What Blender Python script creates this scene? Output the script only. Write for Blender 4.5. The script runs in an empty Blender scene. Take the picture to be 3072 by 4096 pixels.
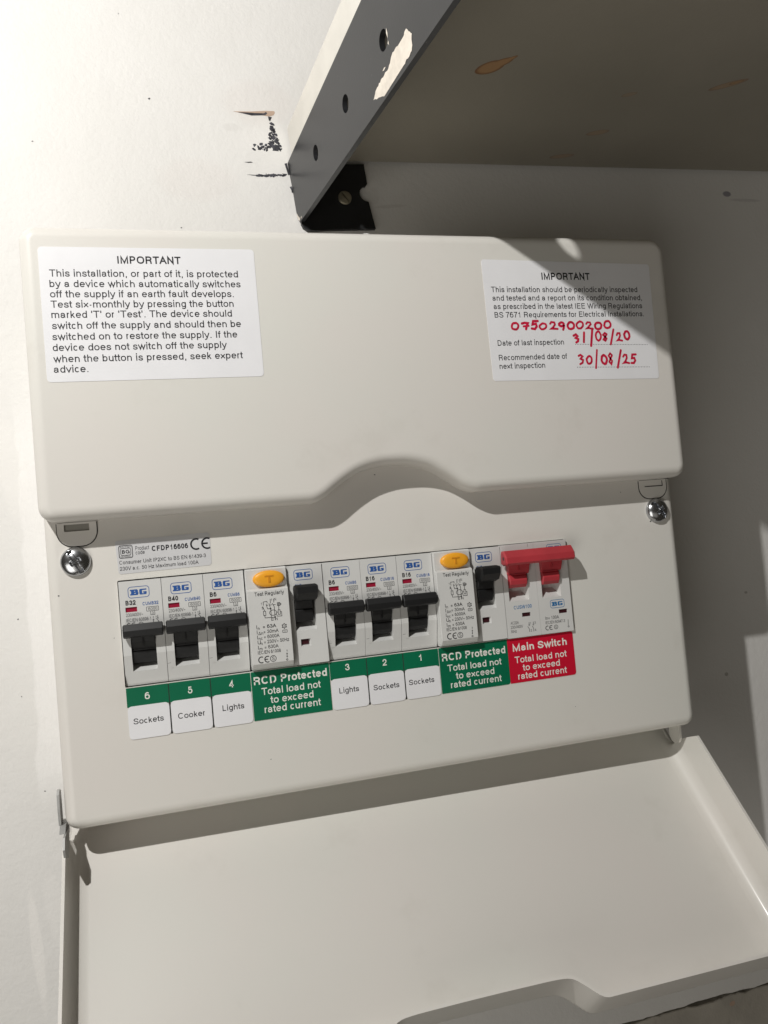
import bpy, bmesh, math, random
from mathutils import Vector, Matrix
random.seed(7)
K = 0.001                                   # everything below is written in millimetres
sc = bpy.context.scene
col = sc.collection

# ------------------------------------------------------------------ camera, light, exposure
cam = bpy.data.cameras.new('camera')
cam.sensor_fit = 'VERTICAL'; cam.sensor_height = 36.0; cam.sensor_width = 27.0
cam.lens = 3250 / 4096 * 36.0
cam.clip_start = 0.01; cam.clip_end = 50
camo = bpy.data.objects.new('camera', cam); col.objects.link(camo)
RIGHT = Vector((0.958171317861485, -0.27206174511772696, -0.08882641764183741))
DOWN = Vector((-0.07484025246442194, 0.06138150287178768, -0.9953046004697569))
FWD = Vector((0.2762366055370771, 0.960320112227531, 0.03845282580845746))
M = Matrix.Identity(4)
for i in range(3):
    M[i][0] = RIGHT[i]; M[i][1] = -DOWN[i]; M[i][2] = -FWD[i]
CAM = Vector((15.870, -372.881, 52.419))
for i in range(3): M[i][3] = CAM[i] * K
camo.matrix_world = M
sc.camera = camo

w = bpy.data.worlds.new('World'); sc.world = w; w.use_nodes = True
bg = w.node_tree.nodes['Background']
bg.inputs[0].default_value = (1.0, 0.885, 0.70, 1); bg.inputs[1].default_value = 0.036

lk = bpy.data.lights.new('room_lamp', 'POINT'); lk.energy = 17.6; lk.color = (1.0, 0.982, 0.95); lk.shadow_soft_size = 0.006
lo = bpy.data.objects.new('room_lamp', lk); lo.location = (-242 * K, -421 * K, 504 * K); col.objects.link(lo)
la = bpy.data.lights.new('low_front_fill', 'AREA'); la.shape = 'RECTANGLE'; la.size = 0.9; la.size_y = 0.7  # unseen fill lamp added low in front to lift the shade
la.energy = 0.5; la.color = (1.0, 0.94, 0.85)
ao = bpy.data.objects.new('low_front_fill', la); ao.location = (0.10, -1.15, -0.62)
ao.rotation_euler = (Vector((0.15, 0, 0.0)) - ao.location).to_track_quat('-Z', 'Y').to_euler()
col.objects.link(ao)
lb = bpy.data.lights.new('left_fill', 'AREA'); lb.shape = 'RECTANGLE'; lb.size = 0.45; lb.size_y = 0.6  # unseen fill lamp added at the left to lighten the shadows there
lb.energy = 2.3; lb.color = (1.0, 0.97, 0.91)
sd = bpy.data.objects.new('left_fill', lb); sd.location = (-0.40, -0.62, -0.36)
sd.rotation_euler = (Vector((0.08, 0, 0.04)) - sd.location).to_track_quat('-Z', 'Y').to_euler()
col.objects.link(sd)
sc.view_settings.view_transform = 'Standard'; sc.view_settings.look = 'None'
sc.view_settings.exposure = 0.0; sc.view_settings.gamma = 1.0
sc.cycles.max_bounces = 8

# ------------------------------------------------------------------ helpers
def link(name, me, parent=None, mats=()):
    o = bpy.data.objects.new(name, me); col.objects.link(o)
    for m in mats: me.materials.append(m)
    if parent: o.parent = parent
    return o
def empty(name, loc=(0, 0, 0)):
    o = bpy.data.objects.new(name, None); o.location = [c * K for c in loc]
    o.empty_display_size = 0.02; col.objects.link(o); return o
def tag(o, label=None, cat=None, group=None, kind=None):
    if label: o['label'] = label
    if cat: o['category'] = cat
    if group: o['group'] = group
    if kind: o['kind'] = kind
    return o
def finish(bm, name, parent=None, mat=None, smooth=35, recalc=True, local=None):
    """bmesh in mm -> one mesh object; local = world position (mm) of the parent's origin."""
    if recalc: bmesh.ops.recalc_face_normals(bm, faces=bm.faces)
    off = Vector(local) if local else Vector((0, 0, 0))
    for v in bm.verts: v.co = (v.co - off) * K
    me = bpy.data.meshes.new(name); bm.to_mesh(me); bm.free()
    if smooth:
        for p in me.polygons: p.use_smooth = True
        me.set_sharp_from_angle(angle=math.radians(smooth))
    return link(name, me, parent, [mat] if mat else [])

def offset_poly(pts, d):
    """Inward offset of a CCW polyline."""
    n = len(pts); out = []
    for i in range(n):
        p0, p1, p2 = pts[i - 1], pts[i], pts[(i + 1) % n]
        e1 = Vector((p1[0] - p0[0], p1[1] - p0[1])).normalized(); e2 = Vector((p2[0] - p1[0], p2[1] - p1[1])).normalized()
        n1 = Vector((-e1.y, e1.x)); n2 = Vector((-e2.y, e2.x)); b = n1 + n2
        b = b / max(0.3, b.length_squared) * 2
        out.append((p1[0] + b.x * d, p1[1] + b.y * d))
    return out
def rrect(x0, z0, x1, z1, r, n=6):
    rs = r if isinstance(r, (list, tuple)) else (r, r, r, r)   # bl br tr tl
    pts = []
    for (cx, cz, a0, rr) in ((x0 + rs[0], z0 + rs[0], 180, rs[0]), (x1 - rs[1], z0 + rs[1], 270, rs[1]), (x1 - rs[2], z1 - rs[2], 0, rs[2]), (x0 + rs[3], z1 - rs[3], 90, rs[3])):
        for k in range(n + 1):
            a = math.radians(a0 + 90 * k / n); pts.append((cx + rr * math.cos(a), cz + rr * math.sin(a)))
    return pts
def pillow(bm, pts, yf, yb, r, n=6, hole=None, hole_depth=1.4):
    """A pressed panel: outline pts in (x,z), front face at y=yf rolled over with radius r, sides back to yb."""
    rings = [[(x, yb, z) for x, z in pts]]
    for k in range(n + 1):
        a = math.pi / 2 * k / n
        ring = offset_poly(pts, r * (1 - math.cos(a))) if k else pts
        rings.append([(x, yf + r * (1 - math.sin(a)), z) for x, z in ring])
    rings.append([(x, yf, z) for x, z in offset_poly(pts, r + 0.5)])
    vs = [[bm.verts.new(p) for p in ring] for ring in rings]
    N = len(pts)
    for a, b in zip(vs[:-1], vs[1:]):
        for i in range(N):
            bm.faces.new((a[i], a[(i + 1) % N], b[(i + 1) % N], b[i]))
    if not hole:
        bm.faces.new(vs[-1])
    else:
        hv = [bm.verts.new((x, yf, z)) for x, z in hole]
        hb = [bm.verts.new((x, yf + hole_depth, z)) for x, z in hole]
        m = len(hole); edges = []
        for i in range(m):
            bm.faces.new((hv[i], hv[(i + 1) % m], hb[(i + 1) % m], hb[i]))
            edges.append(bm.edges.get((hv[i], hv[(i + 1) % m])))
        for i in range(N): edges.append(bm.edges.get((vs[-1][i], vs[-1][(i + 1) % N])))
        bmesh.ops.triangle_fill(bm, use_beauty=True, use_dissolve=False, edges=edges)
def box(bm, x0, y0, z0, x1, y1, z1, bev=0):
    g = bmesh.ops.create_cube(bm, size=1)
    for v in g['verts']:
        v.co = Vector((x0 + (v.co.x + .5) * (x1 - x0), y0 + (v.co.y + .5) * (y1 - y0), z0 + (v.co.z + .5) * (z1 - z0)))
    if bev:
        es = list({e for v in g['verts'] for e in v.link_edges})
        bmesh.ops.bevel(bm, geom=es, offset=bev, segments=2, affect='EDGES', clamp_overlap=True)
def prism(bm, prof, x0, x1, cham=0):
    """Closed profile in (y,z) swept along x, ends chamfered."""
    rings = []
    if cham:
        cy = sum(p[0] for p in prof) / len(prof); cz = sum(p[1] for p in prof) / len(prof)
        sh = [(cy + (y - cy) * (1 - cham / 4), cz + (z - cz) * (1 - cham / 4)) for y, z in prof]
        seq = [(x0, sh), (x0 + cham * .7, prof), (x1 - cham * .7, prof), (x1, sh)]
    else: seq = [(x0, prof), (x1, prof)]
    for x, pr in seq: rings.append([bm.verts.new((x, y, z)) for y, z in pr])
    n = len(prof)
    for a, b in zip(rings[:-1], rings[1:]):
        for i in range(n): bm.faces.new((a[i], a[(i + 1) % n], b[(i + 1) % n], b[i]))
    bm.faces.new(rings[0]); bm.faces.new(rings[-1][::-1])
def sheet(bm, pts, y, t=0.12):
    """Thin printed sheet: outline (x,z), front at y, thickness t."""
    f = [bm.verts.new((x, y, z)) for x, z in pts]; b = [bm.verts.new((x, y + t, z)) for x, z in pts]
    bm.faces.new(f); n = len(pts)
    for i in range(n): bm.faces.new((f[i], f[(i + 1) % n], b[(i + 1) % n], b[i]))
def grid_front(bm, xs, zs, yfun, holes, back, ramps=()):
    """A moulded front: grid of cells, cells in holes left open with walls going back to y=hole depth."""
    V = {}
    def v(i, j, y=None):
        k = (i, j, y)
        if k not in V: V[k] = bm.verts.new((xs[i], yfun(zs[j]) if y is None else y, zs[j]))
        return V[k]
    nx, nz = len(xs), len(zs)
    hc = {}
    for h in holes:
        for c in h['cells']: hc[c] = h
    for i in range(nx - 1):
        for j in range(nz - 1):
            if (i, j) in hc: continue
            bm.faces.new((v(i, j), v(i + 1, j), v(i + 1, j + 1), v(i, j + 1)))
    for j in range(nz - 1):
        bm.faces.new((v(0, j), v(0, j + 1), v(0, j + 1, back), v(0, j, back)))
        bm.faces.new((v(nx - 1, j), v(nx - 1, j, back), v(nx - 1, j + 1, back), v(nx - 1, j + 1)))
    for i in range(nx - 1):
        bm.faces.new((v(i, 0), v(i, 0, back), v(i + 1, 0, back), v(i + 1, 0)))
        bm.faces.new((v(i, nz - 1), v(i + 1, nz - 1), v(i + 1, nz - 1, back), v(i, nz - 1, back)))
    for h in holes:
        cs = h['cells']; i0 = min(c[0] for c in cs); i1 = max(c[0] for c in cs) + 1; j0 = min(c[1] for c in cs); j1 = max(c[1] for c in cs) + 1
        d = h['depth']; up = h.get('ramp', 0); sl = h.get('side', 0)
        x0, x1, z0, z1 = xs[i0], xs[i1], zs[j0], zs[j1]
        bl, br, tr, tl = [bm.verts.new(p) for p in ((x0, d, z0 + up), (x1 - sl, d, z0 + up), (x1 - sl, d, z1), (x0, d, z1))]
        bm.faces.new((bl, br, tr, tl))
        bm.faces.new([v(i, j0) for i in range(i0, i1 + 1)] + [br, bl])
        bm.faces.new([v(i, j1) for i in range(i1, i0 - 1, -1)] + [tl, tr])
        bm.faces.new([v(i0, j) for j in range(j1, j0 - 1, -1)] + [bl, tl])
        bm.faces.new([v(i1, j) for j in range(j0, j1 + 1)] + [tr, br])

# ------------------------------------------------------------------ materials
def nt(name):
    m = bpy.data.materials.new(name); m.use_nodes = True
    return m, m.node_tree, m.node_tree.nodes['Principled BSDF']
def noise(t, scale, detail=4, rough=.55, coord=None, vec=None):
    n = t.nodes.new('ShaderNodeTexNoise'); n.inputs['Scale'].default_value = scale; n.inputs['Detail'].default_value = detail
    n.inputs['Roughness'].default_value = rough
    if vec is None:
        tc = t.nodes.new('ShaderNodeTexCoord'); vec = tc.outputs['Object']
    t.links.new(vec, n.inputs['Vector']); return n.outputs['Fac']
def ramp(t, fac, a, b):
    mr = t.nodes.new('ShaderNodeMapRange'); mr.interpolation_type = 'SMOOTHSTEP'
    mr.inputs[1].default_value = a; mr.inputs[2].default_value = b
    t.links.new(fac, mr.inputs[0]); return mr.outputs[0]
def math_(t, op, a, b):
    n = t.nodes.new('ShaderNodeMath'); n.operation = op
    for k, x in enumerate((a, b)):
        if isinstance(x, (int, float)): n.inputs[k].default_value = x
        else: t.links.new(x, n.inputs[k])
    return n.outputs[0]
def mix(t, fac, a, b):
    n = t.nodes.new('ShaderNodeMix'); n.data_type = 'RGBA'
    for k, x in ((0, fac), (6, a), (7, b)):
        if isinstance(x, (int, float)): n.inputs[k].default_value = x
        elif isinstance(x, tuple): n.inputs[k].default_value = (*x, 1)
        else: t.links.new(x, n.inputs[k])
    return n.outputs[2]
def bump(t, bs, height, strength, dist):
    b = t.nodes.new('ShaderNodeBump'); b.inputs['Strength'].default_value = strength; b.inputs['Distance'].default_value = dist
    t.links.new(height, b.inputs['Height']); t.links.new(b.outputs[0], bs.inputs['Normal']); return b
def plain(name, c, rough=.5, metal=0, var=.06, bumps=None, spec=None, nscale=60):
    m, t, b = nt(name)
    f = noise(t, nscale, 3)
    lo_ = tuple(x * (1 - var) for x in c); hi = tuple(min(1, x * (1 + var)) for x in c)
    t.links.new(mix(t, ramp(t, f, .3, .7), lo_, hi), b.inputs['Base Color'])
    b.inputs['Roughness'].default_value = rough; b.inputs['Metallic'].default_value = metal
    if spec is not None: b.inputs['Specular IOR Level'].default_value = spec
    if bumps: bump(t, b, noise(t, bumps[0], 2), bumps[1], bumps[2])
    return m
def ell(t, px, pz, cx, cz, rx, rz, ang, wob, soft):
    """Soft mask of an irregular ellipse; px, pz coordinates in metres, the rest in mm."""
    ca, sa = math.cos(math.radians(ang)), math.sin(math.radians(ang))
    dx = math_(t, 'SUBTRACT', px, cx * K); dz = math_(t, 'SUBTRACT', pz, cz * K)
    u = math_(t, 'DIVIDE', math_(t, 'ADD', math_(t, 'MULTIPLY', dx, ca), math_(t, 'MULTIPLY', dz, sa)), rx * K)
    v = math_(t, 'DIVIDE', math_(t, 'SUBTRACT', math_(t, 'MULTIPLY', dz, ca), math_(t, 'MULTIPLY', dx, sa)), rz * K)
    r = math_(t, 'ADD', math_(t, 'MULTIPLY', u, u), math_(t, 'MULTIPLY', v, v))
    r = math_(t, 'ADD', r, wob)
    return ramp(t, r, 1.0 + soft, 1.0 - soft), r

# painted steel of the consumer unit
def enamel_mat():
    m, t, b = nt('cream enamel')
    f = noise(t, 9, 3); g = noise(t, 160, 2)
    c = mix(t, ramp(t, f, .3, .7), (.685, .655, .615), (.67, .662, .617))
    c = mix(t, math_(t, 'MULTIPLY', ramp(t, noise(t, 26, 5, .65), .56, .72), .16), c, (.52, .49, .44))
    t.links.new(c, b.inputs['Base Color'])
    t.links.new(math_(t, 'ADD', .40, math_(t, 'MULTIPLY', g, .05)), b.inputs['Roughness'])
    bump(t, b, noise(t, 700, 2), .06, .0004)
    b.inputs['Specular IOR Level'].default_value = .3
    b.inputs['Coat Weight'].default_value = .13; b.inputs['Coat Roughness'].default_value = .13
    return m
ENAMEL = enamel_mat()
def wall_mat():
    m, t, b = nt('white wall paint')
    tc = t.nodes.new('ShaderNodeTexCoord'); sx = t.nodes.new('ShaderNodeSeparateXYZ'); t.links.new(tc.outputs['Object'], sx.inputs[0])
    px, pz = sx.outputs[0], sx.outputs[2]
    big = noise(t, 7, 4); mid = noise(t, 45, 4); fine = noise(t, 420, 4, .6)
    c = mix(t, ramp(t, big, .3, .7), (.725, .712, .685), (.765, .752, .73))
    # brushed touch-up band beside the unit
    mp = t.nodes.new('ShaderNodeMapping'); mp.inputs['Scale'].default_value = (900, 1, 60); t.links.new(tc.outputs['Object'], mp.inputs[0])
    br = noise(t, 1, 3, .6, vec=mp.outputs[0])
    wobx = math_(t, 'MULTIPLY', math_(t, 'SUBTRACT', noise(t, 18, 3), .5), .016)
    xw = math_(t, 'ADD', px, wobx)
    band = math_(t, 'MULTIPLY', ramp(t, xw, -.0505, -.0485), ramp(t, xw, -.018, -.022))
    band = math_(t, 'MULTIPLY', band, math_(t, 'MULTIPLY', ramp(t, pz, -.075, -.045), ramp(t, pz, .155, .115)))
    c = mix(t, math_(t, 'MULTIPLY', band, math_(t, 'ADD', .6, math_(t, 'MULTIPLY', br, .5))), c, (.83, .815, .795))
    wob = math_(t, 'MULTIPLY', math_(t, 'SUBTRACT', mid, .5), .9)
    for (cx, cz, rx, rz, an, s) in ((-37, -96, 1.3, 22, 3, .9), (-29, -92, 1.2, 20, -9, .7), (-56, -140, 2.6, 30, 3, .7), (-47, -118, 4, 18, 3, .3), (-52, 108, 7, 26, 6, .35), (96, 296, 14, 9, 20, .2)):
        mk, r = ell(t, px, pz, cx, cz, rx, rz, an, wob, .45)
        c = mix(t, math_(t, 'MULTIPLY', mk, s), c, (.84, .82, .79))
    for (cx, cz, rx, rz, an, s, cc) in ((95, 315, 20, 14, 0, .10, (.62, .50, .45)), (55, 268, 22, 12, 0, .08, (.62, .50, .45)), (78, 300, 5, 2.4, 0, .14, (.45, .42, .4)),
                                        (170, 256, 10, 1.1, 5, .25, (.45, .42, .38)), (415, 272, 3.2, 1.8, 0, .8, (.2, .19, .24)), (430, 268, 12, 1.2, 0, .3, (.35, .33, .33)),
                                        (396, -2, 1.2, .8, 0, .6, (.3, .28, .25)), (374, -54, 1.4, 1.2, 0, .6, (.3, .28, .25)), (160, 262, 3.5, 5, 0, .15, (.45, .42, .38))):
        mk, r = ell(t, px, pz, cx, cz, rx, rz, an, wob, .5)
        c = mix(t, math_(t, 'MULTIPLY', mk, s), c, cc)
    t.links.new(c, b.inputs['Base Color']); b.inputs['Roughness'].default_value = .6
    h = math_(t, 'ADD', math_(t, 'MULTIPLY', fine, .35), math_(t, 'ADD', math_(t, 'MULTIPLY', mid, .85), math_(t, 'MULTIPLY', math_(t, 'MULTIPLY', br, band), .25)))
    bump(t, b, h, .35, .0018)
    return m
WALL = wall_mat()
def shelf_mat():
    m, t, b = nt('old cream shelf paint')
    tc = t.nodes.new('ShaderNodeTexCoord'); sx = t.nodes.new('ShaderNodeSeparateXYZ'); t.links.new(tc.outputs['Object'], sx.inputs[0])
    px, py = sx.outputs[0], sx.outputs[1]
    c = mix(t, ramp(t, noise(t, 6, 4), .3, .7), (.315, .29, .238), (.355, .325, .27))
    spk = ramp(t, noise(t, 260, 1), .765, .785)
    c = mix(t, math_(t, 'MULTIPLY', spk, .6), c, (.3, .25, .2))
    wob = math_(t, 'MULTIPLY', math_(t, 'SUBTRACT', noise(t, 90, 3), .5), .5)
    for els, s in STAINS:
        r = None
        for e_ in els:
            q = ell(t, px, py, *e_, wob, .12)[1]; r = q if r is None else math_(t, 'MINIMUM', r, q)
        mk = ramp(t, r, 1.12, .88)
        rim = ramp(t, r, .35, .95)
        c = mix(t, math_(t, 'MULTIPLY', mk, s), c, mix(t, rim, (.44, .25, .115), (.20, .08, .028)))
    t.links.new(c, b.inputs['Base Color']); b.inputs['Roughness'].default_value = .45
    bump(t, b, noise(t, 300, 4), .15, .001)
    return m
STAINS = []

def breaker_grey():
    m, t, b = nt('light grey moulded plastic')
    c = mix(t, ramp(t, noise(t, 25, 3), .3, .7), (.60, .60, .585), (.64, .64, .625))
    t.links.new(c, b.inputs['Base Color']); b.inputs['Roughness'].default_value = .42
    bump(t, b, noise(t, 2500, 2), .05, .0002); return m
GREY = breaker_grey()
BLACKP = plain('black toggle plastic', (.006, .0063, .007), .5, var=.15, bumps=(1800, .08, .0002))
REDP = plain('red handle plastic', (.44, .040, .052), .42, var=.08, bumps=(1800, .12, .0002))
AMBER = plain('amber test button plastic', (.83, .37, .022), .38, var=.04)
INK = plain('black print', (.012, .012, .015), .5, var=.1)
INKG = plain('grey print', (.055, .055, .06), .5, var=.1)
BLUE = plain('blue print', (.018, .085, .30), .45, var=.1)
REDINK = plain('red marker ink', (.55, .012, .05), .4, var=.15, nscale=300)
REDWIN = plain('red indicator', (.30, .010, .035), .3, var=.1)
DARKWIN = plain('dark red indicator', (.045, .010, .014), .3, var=.1)
GREEN = plain('green vinyl', (.0, .135, .062), .35, var=.06)
REDVINYL = plain('red vinyl', (.56, .006, .030), .35, var=.05)
WHITEV = plain('white vinyl', (.78, .78, .80), .36, var=.015, bumps=(500, .05, .0003))
SILVERV = plain('pale grey label', (.60, .60, .61), .33, var=.02)
WHITEINK = plain('white print', (.80, .79, .74), .45, var=.03)
CHROME = plain('chromed steel', (.50, .51, .53), .24, metal=1, var=.03)
ZINC = plain('zinc plated steel', (.55, .56, .58), .28, metal=1, var=.1)
BRASSY = plain('tarnished screw metal', (.30, .27, .20), .4, metal=.6, var=.25)
DARKSTEEL = None
SHADEDSTEEL = plain('shaded bracket steel', (.006, .0065, .008), .5, var=.3)  # bracket steel darkened: shade on plate and in holes is in the colour
BARE = plain('bare paint patch', (.72, .66, .58), .6, var=.08, bumps=(500, .3, .0008), nscale=200)
SCUFF = plain('dark scuff', (.045, .045, .055), .8, var=.5, nscale=500)
TAN = plain('exposed tan board', (.52, .38, .29), .8, var=.12)
SLOTSHADE = plain('shaded slot floor', (.26, .25, .22), .7)  # shade inside the catch slot, put into the colour
DARKGAP = plain('dark gap', (.02, .019, .017), .8)
def steel_mat():
    m, t, b = nt('dark grey bracket paint')
    f = noise(t, 30, 4); g = noise(t, 500, 3)
    c = mix(t, ramp(t, f, .3, .7), (.019, .0195, .021), (.026, .0265, .028))
    c = mix(t, ramp(t, g, .72, .76), c, (.08, .078, .075))
    b.inputs['Specular IOR Level'].default_value = .32
    t.links.new(c, b.inputs['Base Color']); t.links.new(math_(t, 'ADD', .26, math_(t, 'MULTIPLY', f, .10)), b.inputs['Roughness'])
    bump(t, b, noise(t, 900, 2), .06, .0004); return m
DARKSTEEL = steel_mat()

# ------------------------------------------------------------------ lettering
def E(cx, cy, rx, ry, a0, a1, n=None):
    """Points on a squarish oval, angles in degrees."""
    n = n or max(4, int(abs(a1 - a0) / 24)); out = []
    for k in range(n + 1):
        a = math.radians(a0 + (a1 - a0) * k / n); c, d = math.cos(a), math.sin(a)
        f = (abs(c) ** 2.35 + abs(d) ** 2.35) ** (-1 / 2.35)
        out.append((cx + rx * c * f, cy + ry * d * f))
    return out
def O(cx, cy, rx, ry): return E(cx, cy, rx, ry, 90, 450, 16)[:-1] + ['closed']
XH = .73
# pen skeletons of a plain grotesque: advance (per 718 cap units), side bearing, strokes; x runs 0..1 over the letter
GL = {
 'A': (667, .01, [[(0, 0), (.5, 1), (1, 0)], [(.2, .34), (.8, .34)]]), 'B': (667, .11, [[(0, .53), (0, 1), (.5, 1)] + E(.5, .765, .42, .235, 80, -80) + [(0, .53)], [(0, .53), (0, 0), (.55, 0)] + E(.55, .265, .45, .265, -80, 80)]),
 'C': (722, .06, [E(.5, .5, .5, .5, 42, 318)]), 'D': (722, .11, [[(.4, 0), (0, 0), (0, 1), (.4, 1)] + E(.4, .5, .6, .5, 82, -82) + [(.4, 0)]]),
 'E': (667, .11, [[(1, 1), (0, 1), (0, 0), (1, 0)], [(0, .53), (.92, .53)]]), 'F': (611, .11, [[(1, 1), (0, 1), (0, 0)], [(0, .5), (.88, .5)]]),
 'G': (778, .06, [E(.5, .5, .5, .5, 44, 312) + [(.97, .30), (.97, .46), (.55, .46)], [(.97, .46), (.97, 0)]]), 'H': (722, .11, [[(0, 0), (0, 1)], [(1, 0), (1, 1)], [(0, .52), (1, .52)]]),
 'I': (278, .19, [[(.5, 0), (.5, 1)]]), 'L': (556, .11, [[(0, 1), (0, 0), (1, 0)]]), 'M': (833, .1, [[(0, 0), (0, 1), (.5, .02), (1, 1), (1, 0)]]), 'N': (722, .11, [[(0, 0), (0, 1), (1, 0), (1, 1)]]),
 'O': (778, .06, [O(.5, .5, .5, .5)]), 'P': (667, .11, [[(0, 0), (0, 1), (.5, 1)] + E(.5, .73, .5, .27, 82, -82) + [(0, .46)]]),
 'R': (722, .11, [[(0, 0), (0, 1), (.5, 1)] + E(.5, .74, .46, .26, 82, -82) + [(0, .48)], [(.5, .48), (.78, .42), (.9, .28), (.95, 0)]]),
 'S': (667, .07, [E(.5, .745, .45, .255, 12, 190) + [(.12, .62), (.34, .545), (.68, .455), (.9, .37)] + E(.5, .26, .5, .26, 5, -170)]),
 'T': (611, .03, [[(0, 1), (1, 1)], [(.5, 1), (.5, 0)]]), 'U': (722, .11, [[(0, 1)] + E(.5, .36, .5, .36, 180, 360) + [(1, 1)]]), 'V': (667, .01, [[(0, 1), (.5, 0), (1, 1)]]),
 'W': (944, .01, [[(0, 1), (.26, 0), (.5, 1), (.74, 0), (1, 1)]]), 'X': (667, .02, [[(0, 0), (1, 1)], [(0, 1), (1, 0)]]),
 'a': (556, .07, [E(.45, .52, .40, .21, 165, 0) + [(.85, .1), (1, .0)], [(.85, .42), (.5, .40)] + E(.40, .2, .40, .2, 90, 285) + [(.68, .07), (.85, .25)]]),
 'b': (556, .08, [[(0, 0), (0, 1)], O(.5, .365, .5, .365)]), 'c': (500, .06, [E(.5, .365, .5, .365, 42, 318)]), 'd': (556, .08, [[(1, 0), (1, 1)], O(.5, .365, .5, .365)]),
 'e': (556, .06, [[(.02, .38), (1, .38)] + E(.5, .365, .5, .365, 10, 322)]), 'f': (278, .02, [[(.4, 0)] + E(.9, .80, .5, .2, 180, 95), [(-.1, .73), (1.0, .73)]]),
 'g': (556, .08, [O(.5, .365, .5, .365), [(1, .73)] + E(.5, -.06, .5, .22, 0, -150)]), 'h': (556, .09, [[(0, 0), (0, 1)], E(.5, .42, .5, .31, 180, 0) + [(1, 0)]]),
 'i': (222, .1, [[(.5, 0), (.5, .73)], [(.5, .93), (.5, .99)]]), 'k': (500, .09, [[(0, 0), (0, 1)], [(0, .26), (.95, .73)], [(.38, .44), (1, 0)]]), 'l': (222, .1, [[(.5, 0), (.5, 1)]]),
 'm': (833, .09, [[(0, 0), (0, .73)], E(.25, .47, .25, .26, 180, 0) + [(.5, 0)], E(.75, .47, .25, .26, 180, 0) + [(1, 0)]]), 'n': (556, .09, [[(0, 0), (0, .73)], E(.5, .42, .5, .31, 180, 0) + [(1, 0)]]),
 'o': (556, .05, [O(.5, .365, .5, .365)]), 'p': (556, .08, [[(0, -.28), (0, .73)], O(.5, .365, .5, .365)]), 'q': (556, .08, [[(1, -.28), (1, .73)], O(.5, .365, .5, .365)]),
 'r': (333, .09, [[(0, 0), (0, .73)], E(1.0, .38, 1.0, .35, 180, 95)]), 's': (500, .05, [E(.5, .545, .44, .185, 12, 190) + [(.14, .44), (.36, .395), (.66, .34), (.88, .28)] + E(.5, .19, .5, .19, 5, -170)]),
 't': (278, .02, [[(.42, .94)] + E(.9, .15, .48, .15, 180, 275), [(-.1, .73), (1.0, .73)]]), 'u': (556, .09, [[(0, .73)] + E(.5, .31, .5, .31, 180, 360), [(1, .73), (1, 0)]]),
 'v': (500, .01, [[(0, .73), (.5, 0), (1, .73)]]), 'w': (722, .01, [[(0, .73), (.27, 0), (.5, .73), (.73, 0), (1, .73)]]), 'x': (500, .01, [[(0, 0), (1, .73)], [(0, .73), (1, 0)]]),
 'y': (500, .01, [[(0, .73), (.5, .02)], [(1, .73), (.48, -.12), (.36, -.25), (.08, -.27)]]), 'z': (500, .03, [[(0, .73), (1, .73), (0, 0), (1, 0)]]),
 '0': (556, .06, [O(.5, .5, .5, .5)]), '1': (556, .14, [[(.1, .74), (.42, .80), (.62, .99), (.62, 0)]]), '2': (556, .05, [E(.5, .70, .47, .30, 172, -20) + [(.72, .40), (.12, .14), (.02, 0), (1, 0)]]),
 '3': (556, .05, [E(.48, .745, .42, .255, 165, -70) + [(.42, .53)], [(.42, .53)] + E(.5, .265, .5, .265, 75, -170)]), '4': (556, .04, [[(.74, 0), (.74, .99), (0, .3), (0, .25), (1, .25)]]),
 '5': (556, .05, [[(.92, 1), (.2, 1), (.08, .5)] + E(.5, .33, .5, .33, 138, -165)]), '6': (556, .05, [O(.5, .32, .5, .32), E(.53, .5, .53, .5, 48, 190)]),
 '7': (556, .06, [[(0, 1), (1, 1), (.55, .5), (.34, 0)]]), '8': (556, .05, [O(.5, .755, .42, .245), O(.5, .265, .5, .265)]), '9': (556, .05, [O(.5, .68, .5, .32), E(.47, .5, .53, .5, 10, -132)]),
 '.': (278, .08, [[(.5, 0), (.5, .13)]]), ',': (278, .08, [[(.55, .13), (.55, 0), (.35, -.16)]]), '-': (333, .06, [[(0, .34), (1, .34)]]), '/': (278, .0, [[(0, 0), (1, 1)]]), '=': (584, .08, [[(0, .22), (1, .22)], [(0, .5), (1, .5)]]),
 '~': (584, .08, [[(0, .3), (.25, .45), (.5, .37), (.75, .29), (1, .44)]]), '\u0394': (640, .03, [[(0, 0), (.5, 1), (1, 0), 'closed']]), '\u2018': (222, .08, [[(.4, .78), (.6, 1)]]), '\u2019': (222, .08, [[(.4, .78), (.6, 1)]]),
}
LC = set('acemnopqrsuvwxyzg')
_tcache = {}
def ribbon(pts, wd, closed):
    n = len(pts); L_, R2 = [], []
    for i in range(n):
        p = Vector(pts[i])
        a = Vector(pts[i - 1]) if (i or closed) else None; b = Vector(pts[(i + 1) % n]) if (i < n - 1 or closed) else None
        d1 = (p - a).normalized() if a is not None else (b - p).normalized(); d2 = (b - p).normalized() if b is not None else d1
        n1 = Vector((-d1.y, d1.x)); n2 = Vector((-d2.y, d2.x)); m = n1 + n2
        m = m / max(.35, m.length_squared) * 2 if m.length > 1e-4 else n1
        m *= wd / 2; L_.append(p + m); R2.append(p - m)
    fs = []
    for i in range(n if closed else n - 1):
        j = (i + 1) % n; fs.append((R2[i], R2[j], L_[j], L_[i]))
    return fs
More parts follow.
